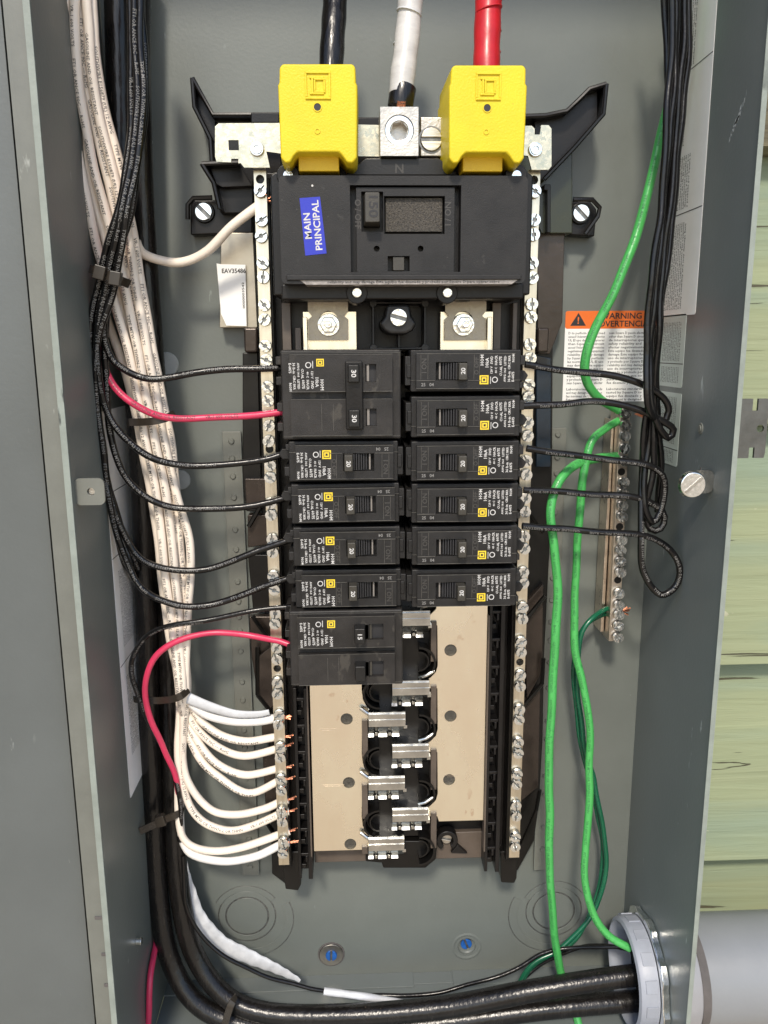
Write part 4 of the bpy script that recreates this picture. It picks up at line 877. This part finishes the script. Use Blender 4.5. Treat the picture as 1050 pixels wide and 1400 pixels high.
# main cables
wire([(458, -60, 60), (458, 0, 60), (455, 50, 66), (452, 105, 70)], 6.9, 'jacket', 'thick black main cable entering the left yellow lug cover from above', 'cable', name='main_cable', n=20)
wire([(672, -60, 60), (668, 0, 62), (666, 50, 66), (665, 105, 70)], 7.6, 'red', 'thick main cable wrapped in red tape above the right yellow lug cover', 'cable', name='main_cable', n=20)
nc = wire([(563, -60, 60), (561, 0, 62), (556, 60, 66), (551, 100, 70), (548, 130, 72)], 7.0, 'tapegrey', 'thick main cable wrapped in white tape above the bare neutral lug', 'cable', name='main_cable', n=20)
mb = MB(); q = path([(551.5, 120, 71), (549, 134, 72), (547.5, 146, 72)]); mb.tube(q, 7.4, 20); part(mb, 'black_tape', 'jacket', nc, sharp=60)
mb = MB()
for dx in (-3.4, -1.1, 1.2, 3.4): mb.tube([P3(549+dx, 138, 79), P3(548+dx*1.15, 150, 76)], 1.1, 8)
part(mb, 'bare_end', 'copper', nc)
for yy in (18, 64, 97):
    mb = MB(); c = Vector(P3(561-yy*.1, yy, 64)); mb.tube([tuple(c+Vector((0, -.35, 0))), tuple(c+Vector((0, .35, 0)))], 7.35, 20); o = part(mb, 'tape_edge', 'tape', nc, org=tuple(c)); o.rotation_euler = (0, .25, 0)
rc = [o for o in bpy.data.objects if o.get('label', '').startswith('thick main cable wrapped in red')][0]
for yy in (14, 47, 76):
    mb = MB(); c = Vector(P3(668.5-yy*.03, yy, 64)); mb.tube([tuple(c+Vector((0, -.3, 0))), tuple(c+Vector((0, .3, 0)))], 7.9, 20); o = part(mb, 'tape_edge', 'red', rc, org=tuple(c)); o.rotation_euler = (0, -.22, 0)
# two heavy jacketed cables down the left
wire([(158, -60, 30), (160, 0, 30), (163, 150, 30), (168, 300, 30), (180, 450, 28), (192, 620, 26), (199, 800, 25), (203, 950, 25), (209, 1100, 26), (216, 1220, 30), (232, 1310, 36), (270, 1372, 44), (340, 1402, 50), (450, 1412, 54), (600, 1398, 58), (740, 1380, 62), (860, 1369, 62), (930, 1366, 62), (1200, 1366, 62)][:-1], 7.6, 'jacket', 'outer heavy black cable running down the left side and under along the bottom', 'cable', name='feeder_cable', n=20)
wire([(188, -60, 22), (188, 0, 22), (190, 150, 22), (196, 300, 20), (206, 450, 19), (217, 620, 18), (226, 800, 18), (232, 950, 19), (236, 1100, 22), (246, 1220, 28), (264, 1300, 34), (304, 1358, 42), (360, 1384, 50), (460, 1388, 55), (600, 1378, 60), (730, 1354, 66), (860, 1334, 66), (930, 1331, 66)], 7.6, 'jacket', 'inner heavy black cable beside the white bundle, bending right along the bottom', 'cable', name='feeder_cable', n=20)
# cream neutral bundle
cream = [
 [(88, -40), (88, 40), (92, 120), (106, 210), (132, 330), (152, 400), (180, 500), (199, 600), (217, 700), (228, 800), (238, 880), (247, 950)],
 [(96, -40), (95, 40), (101, 130), (118, 230), (147, 340), (165, 420), (186, 510), (205, 600), (224, 700), (234, 800), (243, 880), (250, 950)],
 [(104, -40), (102, 40), (112, 140), (128, 230), (156, 330), (172, 400), (196, 520), (212, 600), (230, 700), (240, 790), (246, 880), (252, 950)],
 [(111, -40), (110, 30), (120, 130), (141, 220), (162, 310), (180, 400), (203, 520), (219, 610), (236, 700), (246, 790), (248, 880), (254, 950)],
 [(118, -40), (120, 30), (130, 130), (152, 220), (172, 310), (188, 400), (209, 520), (227, 610), (245, 690), (260, 745), (260, 800), (255, 870), (255, 950)],
 [(125, -40), (127, 30), (137, 120), (160, 210), (180, 310), (196, 400), (216, 520), (234, 600), (243, 700), (248, 760), (254, 830), (254, 900), (256, 950)],
 [(92, -40), (91, 60), (102, 180), (110, 260), (124, 340), (142, 420), (172, 510), (192, 600), (211, 700), (222, 800), (234, 880), (245, 950)],
]
cd = [64, 58, 64, 58, 62, 58, 52]
lab = ['leftmost cream wire at the top of the neutral bundle', 'cream wire second from the left in the neutral bundle', 'cream wire in the middle of the bundle, printed with dark lettering', 'cream wire right of the middle of the neutral bundle', 'cream wire bulging out to the right in the lower bundle', 'rightmost cream wire at the top of the neutral bundle', 'rear cream wire on the left edge of the bundle']
ends = [
 [(253, 990), (272, 1035), (300, 1062), (340, 1085), (380, 1068), (392, 1065)],
 [(251, 1040), (262, 1078), (290, 1108), (325, 1114), (360, 1106), (384, 1096), (394, 1093)],
 [(252, 975), (268, 1010), (295, 1043), (335, 1059), (380, 1051), (390, 1049)],
 [(257, 975), (272, 1000), (300, 1022), (335, 1034), (378, 1024), (390, 1020)],
 [(262, 968), (280, 990), (305, 1006), (340, 1013), (376, 1008), (389, 1007)],
 [(248, 1040), (254, 1090), (275, 1120), (310, 1135), (345, 1130), (384, 1112), (395, 1109)],
 [(244, 1040), (244, 1120), (256, 1152), (290, 1163), (330, 1159), (384, 1140), (396, 1136)],
]
for i, c in enumerate(cream):
    n = len(c)
    pts = [(x, y, cd[i]-(14 if y > 600 else 14*max(0, y)/600)) for x, y in c]+[(x, y, 38+8*min(1, max(0, (x-250)/130))) for x, y in ends[i]]
    wire(pts, 2.75, 'cream' if i not in (1, 5, 6) else 'cream', lab[i], 'wire', 'cream neutral wires tied in a bundle', name='neutral_wire', pr=(TXT[i % 5:]+TXT[:i % 5], 4+i*7, 2.7, .35 if i % 2 else -.3, 'inkgrey') if i in (0, 2, 3, 4, 5) else None, copper=5)
# further whites to the neutral bar
wire([(246, 900, 34), (248, 1000, 34), (246, 1110, 34), (252, 1155, 36), (272, 1172, 40), (310, 1178, 44), (350, 1170, 46), (386, 1154, 46), (396, 1152, 46)], 2.9, 'wwhite', 'lowest white wire sweeping into the foot of the left neutral bar', 'wire', 'white wires landing on the left neutral bar', name='neutral_wire', copper=5)
wire([(250, 900, 42), (252, 950, 42), (262, 962, 44), (285, 978, 46), (320, 986, 46), (350, 986, 46), (376, 982, 46), (388, 981, 46)], 3.1, 'wwhite', 'topmost white wire turning out of the bundle, flattened and taped', 'wire', 'white wires landing on the left neutral bar', name='neutral_wire', copper=4)
mb = MB(); q = path([(255, 953, 48), (285, 966, 50), (320, 976, 50), (350, 977, 50), (368, 974, 50)]); mb.tube(q, lambda t: 4.2-2.2*t, 12); mb.v = [(x, z, 49+(d-49)*.45) for x, z, d in mb.v]
tag(part(mb, 'tape_tail', 'tape', org=q[0], sharp=70), 'flat bluish white tape tail lying above the topmost white wire', 'tape')
wire([(186, 330, 44), (193, 345, 40), (215, 355, 34), (248, 358, 34), (285, 342, 38), (320, 308, 44), (348, 285, 46), (360, 277, 46)], 2.9, K['cream'], 'single pale wire curving alone from the bundle up to the top of the neutral bar', 'wire', name='neutral_wire', copper=4)
# white taped tail at the bottom left
mb = MB(); q = path([(253, 1175, 24), (258, 1215, 25), (272, 1258, 28), (300, 1292, 30), (335, 1312, 32), (370, 1326, 32), (410, 1345, 30)]); mb.tube(q, lambda t: 1.5+5.5*math.sin(math.pi*min(1, t*1.0))**.8*(1+.05*math.sin(t*13)), 18); mb.v = [(x+.3*math.sin(z*.2), z+.5*math.sin(x*.16+d*.3), 26+(d-26)*.34+.5*math.sin((x-z)*.45)) for x, z, d in mb.v]
wt = tag(part(mb, 'taped_wire', 'tape', org=q[0], sharp=70), 'white tape flap wrapped loosely around a wire at the bottom left', 'wire')
wire([(250, 1170, 38), (256, 1240, 40), (285, 1290, 42), (340, 1325, 42), (400, 1345, 42), (440, 1354, 42), (520, 1362, 42), (600, 1356, 42), (680, 1335, 42), (740, 1306, 34), (780, 1296, 34), (830, 1294, 44), (870, 1296, 50)], 1.55, 'wblack', 'thin black wire running along the floor of the box under the taped wires', 'wire')
mb = MB(); q = path([(443, 1355, 44), (480, 1360, 46), (520, 1366, 46), (562, 1374, 46)]); mb.tube(q, lambda t: 2.7*(1+.05*math.sin(t*17)), 14); tag(part(mb, 'taped_wire', 'tape', org=q[0], sharp=50), 'short white taped wire section lying on the floor of the box', 'wire')
# black bundle on the left and its branches
LBt = [(188, -40, 66), (190, 60, 68), (192, 140, 70), (184, 220, 74), (170, 300, 76)]
br_ = [
 ('uppermost black wire leaving the left bundle to the two pole breaker', (0, 0), [(152, 380), (142, 440), (146, 478), (162, 502), (205, 517), (270, 510), (330, 504), (392, 503)], 'wblack'),
 ('pink red wire leaving the left bundle to the two pole breaker', (0, 2), [(152, 380), (137, 440), (142, 495), (160, 535), (195, 560), (240, 571), (310, 571), (360, 566), (394, 562)], 'pink'),
 ('second black wire from the left bundle to the first 20 amp breaker', (-5, 4), [(146, 380), (135, 440), (138, 530), (158, 585), (195, 620), (250, 635), (310, 636), (360, 628), (396, 618)], 'wblack'),
 ('third black wire from the left bundle, to the second 20 amp breaker', (-2, -6), [(156, 374), (145, 440), (145, 540), (160, 625), (185, 668), (230, 692), (300, 696), (350, 690), (402, 678)], 'wblack'),
 ('fourth black wire from the left bundle, to the third 20 amp breaker', (6, -4), [(150, 372), (131, 440), (131, 560), (150, 670), (178, 748), (220, 777), (280, 778), (340, 758), (404, 735)], 'wblack'),
    ('foremost black wire running the length of the left bundle', (3, 5), [(158, 380), (138, 450), (132, 530), (142, 630), (164, 715), (186, 770), (206, 800)], 'wblack'),
    ('black wire on the outer left side of the left bundle', (-11, 0), [(136, 380), (123, 450), (124, 540), (136, 640), (156, 730), (180, 785), (200, 812)], 'wblack'),
 ('lowest thick black wire from the left bundle, to the fourth 20 amp breaker', (-8, -2), [(140, 376), (126, 440), (130, 560), (152, 700), (185, 790), (230, 825), (280, 828), (340, 810), (406, 786)], 'wblack'),
]
for i, (lb, (ox, od), tail, m) in enumerate(br_):
    pts = ([(x+ox, y, d+od) for x, y, d in LBt] if m == 'wblack' else [(x+ox-3, y, d-12) for x, y, d in LBt])+[(x, y, (70+od*.6-(14*k/len(tail)) if len(tail) > 7 or k < 4 else (52, 34, 18)[k-4]) if m == 'wblack' else (58, 56, 60, 64, 66, 64, 62, 60, 58)[k]) for k, (x, y) in enumerate(tail)]
    wire(pts, 2.15, m, lb, 'wire', 'hot wires of the left bundle', name='hot_wire', pr=([TXT[(i+1) % 5], TXT[(i+3) % 5]], 2+i*9, 2.6, .25, 'whitedim' if m == 'wblack' else 'inkgrey'))
wire([(402, 829, 60), (355, 833, 60), (300, 846, 62), (240, 853, 62), (203, 868, 58), (183, 895, 54), (182, 925, 50), (195, 968, 46), (215, 1010, 44), (238, 1055, 42), (247, 1100, 40), (246, 1150, 38)], 1.75, 'wblack', 'thin black wire looping left of the pink wire beside the heavy cables', 'wire', name='hot_wire', pr=(TXT[1:3], 60, 2.2, .4, 'whitedim'))
wire([(400, 884, 60), (384, 877, 58), (335, 868, 54), (285, 866, 54), (240, 877, 56), (210, 903, 58), (198, 940, 56), (206, 985, 52), (225, 1025, 48), (240, 1060, 42), (246, 1100, 36)], 2.05, 'pink', 'pink red wire looping from the 15 amp breaker down past the heavy cables', 'wire', name='hot_wire')
wire([(228, 1245, 18), (216, 1280, 30), (206, 1322, 52), (204, 1360, 62), (202, 1430, 66)], 2.2, 'pink', 'short length of pink wire showing left of the heavy cables at the bottom', 'wire', name='hot_wire')
wire([(208, 1290, 30), (200, 1330, 34), (199, 1370, 38), (203, 1430, 42)], 1.1, 'wblack', 'thin black wire beside the short pink wire at the bottom left', 'wire', name='hot_wire')
# right bundle
def right(off, doff, tail, lb, dt):
    top = [(926, -40, 56), (927, 60, 56), (921, 170, 58), (910, 290, 60), (897, 400, 62), (889, 480, 62)]
    pts = [(x+off[k] if isinstance(off, (list, tuple)) else x+off, y, d+doff) for k, (x, y, d) in enumerate(top)]+[(x, y, dt+(doff if k < 2 else 0)) for k, (x, y) in enumerate(tail)]
    wire(pts, 2.2, 'wblack', lb, 'wire', 'black wires of the right bundle', name='hot_wire', pr=(TXT, 330, 2.4, .2, 'whitedim'))
right([-10, -8, -10, -7, -8, -6], 8, [(884, 520), (889, 560), (905, 580), (915, 563), (908, 545), (884, 528), (845, 515), (790, 509), (718, 498)], 'black wire to the topmost right breaker, curling back at the right bundle', 64)
right([-4, -2, -5, -3, -2, 0], 2, [(890, 540), (898, 580), (912, 600), (920, 588), (905, 575), (870, 558), (820, 550), (770, 552), (716, 555)], 'black wire to the second right breaker, ending in a tight bend at the wall', 66)
right([3, 3, -1, 1, 2, 5], -4, [(892, 560), (882, 640), (882, 690), (893, 713), (904, 700), (909, 670), (900, 646), (870, 632), (800, 625), (720, 613)], 'black wire to the third right breaker, making a medium loop at the wall', 62)
right([10, 8, 4, 5, 6, 9], 0, [(895, 560), (892, 640), (884, 695), (889, 722), (903, 722), (909, 706), (898, 692), (860, 679), (790, 674), (716, 670)], 'black wire to the fourth right breaker, looping low beside the ground bar', 60)
right([16, 14, 10, 10, 9, 10], -8, [(884, 560), (878, 660), (875, 740), (882, 788), (903, 813), (925, 800), (929, 775), (910, 748), (870, 730), (800, 726), (714, 719)], 'lowest black wire of the right side with a wide drooping loop', 66)
wire([(905, -40, 50), (912, 60, 50), (916, 170, 52), (905, 290, 56), (902, 400, 56), (898, 520, 54), (902, 640, 52), (899, 700, 50)], 2.3, 'wblack', 'rear black wire hanging straight down within the right bundle', 'wire', 'black wires of the right bundle', name='hot_wire')
# greens
G = [[(936, -40, 40), (938, 20, 38), (933, 90, 36), (912, 150, 34), (893, 230, 38), (874, 310, 42), (845, 385, 46), (816, 445, 46), (801, 490, 44), (802, 520, 40), (820, 545, 34), (846, 561, 26)],
     [(848, 574, 24), (828, 586, 32), (808, 604, 38), (799, 640, 42), (794, 680, 42), (789, 760, 40), (785, 830, 40), (786, 885, 42), (796, 930, 44), (805, 985, 46), (806, 1046, 46), (806, 1100, 48), (800, 1160, 50), (800, 1205, 52), (810, 1245, 54), (832, 1279, 58), (862, 1297, 62)],
     [(846, 624, 24), (815, 627, 36), (785, 636, 44), (764, 660, 52), (753, 700, 56), (757, 745, 58), (762, 800, 58), (761, 850, 58), (757, 910, 56), (753, 980, 54), (751, 1050, 52), (751, 1130, 48), (752, 1190, 44), (757, 1270, 40), (767, 1328, 38), (784, 1375, 50), (800, 1440, 66)],
     [(842, 828, 18), (824, 834, 24), (806, 848, 30), (793, 872, 32), (790, 920, 32), (794, 983, 32), (800, 1030, 30), (812, 1065, 28), (820, 1105, 26), (827, 1150, 26), (827, 1195, 26), (816, 1238, 26), (796, 1270, 28), (765, 1296, 30), (735, 1312, 32), (717, 1332, 34), (704, 1358, 34)],
     [(838, 836, 14), (820, 842, 20), (801, 856, 24), (788, 880, 26), (785, 925, 26), (789, 985, 26), (797, 1035, 24), (808, 1068, 22), (815, 1105, 20), (822, 1150, 18), (822, 1200, 18), (810, 1242, 20), (790, 1278, 22), (760, 1303, 24), (728, 1322, 26), (712, 1345, 28)]]
gl_ = ['light green ground wire dropping from the right bundle to the top of the ground bar', 'light green ground wire from the ground bar running down into the conduit bushing', 'foremost light green ground wire curving down past the bottom cables', 'upper of the two thin dark green wires from the lower ground bar', 'rear of the two thin dark green wires, closest to the back panel']
for i, g_ in enumerate(G):
    lo_ = (3.0, 2.75, 3.0, 1.8, 1.6)[i]
    wire(g_, lo_, 'green' if i < 3 else 'dkgreen', gl_[i], 'wire', 'green ground wires', name='ground_wire', copper={0: 5, 1: -5, 3: -4}.get(i), n=16, pr=((TXT, 12, 2.4, -.5, 'printgreen') if i < 3 else None))
for (px, py) in ((868, 566), (847, 836)):
    c = MB(); q = Vector(P3(px, py, 24)); rr_ = random.Random(px)
    for i in range(11): c.tube([tuple(q), tuple(q+Vector((6+rr_.uniform(-1, 2), rr_.uniform(-3.2, 3.2), rr_.uniform(-2, 2))))], .42, 5)
    tag(part(c, 'copper_strands', 'copper', org=tuple(q)), 'frayed bare copper strands at the %s ground bar' % ('top of the' if py < 700 else 'lower part of the'), 'wire end')
wire([(700, 1352, 26), (740, 1318, 22), (790, 1296, 24), (825, 1292, 30), (866, 1300, 44)], 1.5, 'wblack', 'thin black wire going into the conduit bushing above the heavy cables', 'wire')

# ================================================================== CABLE TIES
def tie(pts, w, label, head=None, th=.9):
    p = path(pts, 2); V = [Vector(a) for a in p]; mb = MB(); vs = []
    for i in range(len(V)):
        T = (V[min(i+1, len(V)-1)]-V[max(i-1, 0)]).normalized(); N = Vector((0, 0, 1)); N = (N-T*N.dot(T)).normalized(); Bn = T.cross(N)
        for a, b in ((-1, 0), (1, 0), (1, 1), (-1, 1)): vs.append(tuple(V[i]+Bn*a*w/2+N*b*th))
    fs = [(0, 1, 2, 3), tuple(4*(len(V)-1)+k for k in (3, 2, 1, 0))]
    for i in range(len(V)-1):
        for k in range(4): fs.append((4*i+k, 4*i+4+k, 4*i+4+(k+1) % 4, 4*i+(k+1) % 4))
    mb.add(vs, fs); t = thing('cable_tie', *p[0][:3], label, 'cable tie', 'black cable ties'); part(mb, 'strap', 'tie', t)
    if head:
        x, z, d = P3(*head[:3]); mb = MB(); mb.box(-3.3, 3.3, -4, 4, -2.5, 3); o = part(mb, 'lock_head', 'tie', t, .6, org=(0, 0, 0))
        o.location = Vector((x*S, -d*S, z*S))-t.location; o.rotation_euler = (0, head[3], 0)
tie([(131, 372, 74), (140, 374, 78), (152, 378, 80), (166, 384, 79), (176, 388, 72)], 5, 'black tie clamping the left black bundle near the top', (158, 381, 80, .2))
tie([(124, 368, 72), (132, 371, 78), (140, 376, 80)], 4.6, 'smaller black tie head left of the tie on the black bundle', (137, 373, 80, .3))
tie([(178, 577, 50), (190, 577, 58), (208, 576, 63), (226, 572, 61), (238, 566, 54)], 4.6, 'dark tie wrapped across the cream bundle below the pink wire')
tie([(180, 955, 36), (200, 957, 44), (222, 957, 50), (244, 953, 57), (257, 943, 50)], 4.8, 'black tie holding the bottom of the cream bundle to the heavy cables')
tie([(191, 1136, 48), (206, 1129, 46), (225, 1120, 42), (240, 1114, 42), (250, 1108, 36)], 5.2, 'brown black tie with a long cut tail around both heavy cables', (220, 1121, 43, -.25))
tie([(300, 1430, 60), (306, 1405, 62), (315, 1375, 62), (322, 1362, 56)], 5.0, 'black tie on the heavy cables at the bottom bend')

# ================================================================== CONDUIT FITTINGS through the right wall
def lathe_x(prof, Zc, dc, n=48):
    mb = MB(); vs = []; m = len(prof)
    for x, r in prof:
        for j in range(n): a = 2*math.pi*j/n; vs.append((x, Zc+r*math.cos(a), dc+r*math.sin(a)))
    mb.add(vs, [(i*n+j, i*n+(j+1) % n, (i+1)*n+(j+1) % n, (i+1)*n+j) for i in range(m-1) for j in range(n)])
    return mb
cb = thing('conduit_bushing', XR-12, hz, HD, 'lavender grey plastic bushing ring inside the lower right wall', 'bushing')
mb = lathe_x([(XR-6, 34), (XR-6, 38.5), (XR-15, 38.5), (XR-18.5, 37), (XR-19.5, 34.5), (XR-17, 32), (XR-3, 31)], hz, HD, 64); part(mb, 'ring', 'bushing', cb, sharp=45)
mb = MB()
for k in range(14):
    a = 2*math.pi*k/14+.1; a1 = a+.22
    vs = []
    for x in (XR-15.5, XR-7):
        for an in (a, a1):
            for r_ in (38.2, 39.3): vs.append((x, hz+r_*math.cos(an), HD+r_*math.sin(an)))
    mb.add(vs, [(0, 1, 3, 2), (4, 6, 7, 5), (0, 4, 5, 1), (2, 3, 7, 6), (1, 5, 7, 3), (0, 2, 6, 4)])
part(mb, 'grip_lug', 'bushing', cb, .3)
ln = thing('locknut', XR-2, hz, HD, 'shiny zinc locknut ring clamped against the inner right wall', 'locknut')
mb = MB(); n = 72; vs = []
for x, inner in ((XR-5.5, 0), (XR-.3, 0)):
    for j in range(n):
        a = 2*math.pi*j/n; r = 41.5+(2.6 if (j % 9) < 4 else 0); vs.append((x, hz+r*math.cos(a), HD+r*math.sin(a)))
    for j in range(n):
        a = 2*math.pi*j/n; vs.append((x, hz+34*math.cos(a), HD+34*math.sin(a)))
fs = []
for j in range(n):
    k = (j+1) % n; fs += [(j, k, 2*n+k, 2*n+j), (n+j, 3*n+j, 3*n+k, n+k), (j, n+j, n+k, k), (2*n+j, 2*n+k, 3*n+k, 3*n+j)]
mb.add(vs, fs); part(mb, 'ring', 'screw', ln, .8, 3)
hb_ = thing('conduit_hub', XR+12, hz, HD, 'pale grey conduit connector with dark gasket ring outside the right wall', 'conduit fitting')
mb = lathe_x([(XR+2, 30), (XR+2, 40), (XR+4, 41.5), (XR+10, 41.8), (XR+10.6, 41.0), (XR+12, 41.0), (XR+12.6, 41.8), (XR+22, 41.6), (XR+24, 40), (XR+24, 34)], hz, HD, 64); part(mb, 'collar', 'hub', hb_, sharp=40)
mb = lathe_x([(XR+24, 30), (XR+24, 40.6), (XR+30, 39.8), (XR+31, 30)], hz, HD, 64); part(mb, 'gasket_ring', 'gasket', hb_, sharp=40)
mb = lathe_x([(XR+26, 33), (XR+26, 38), (XR+34, 38.4), (XR+420, 38.4)], hz, HD, 64); tag(part(mb, 'conduit', 'pvc', org=(XR+26, hz, HD), sharp=40), 'thick grey plastic conduit pipe leaving to the right', 'conduit')

# final tidy: origin bookkeeping needs no further step
print('objects', len(bpy.data.objects), 'tris approx', sum(len(o.data.polygons) for o in bpy.data.objects if o.type == 'MESH'))
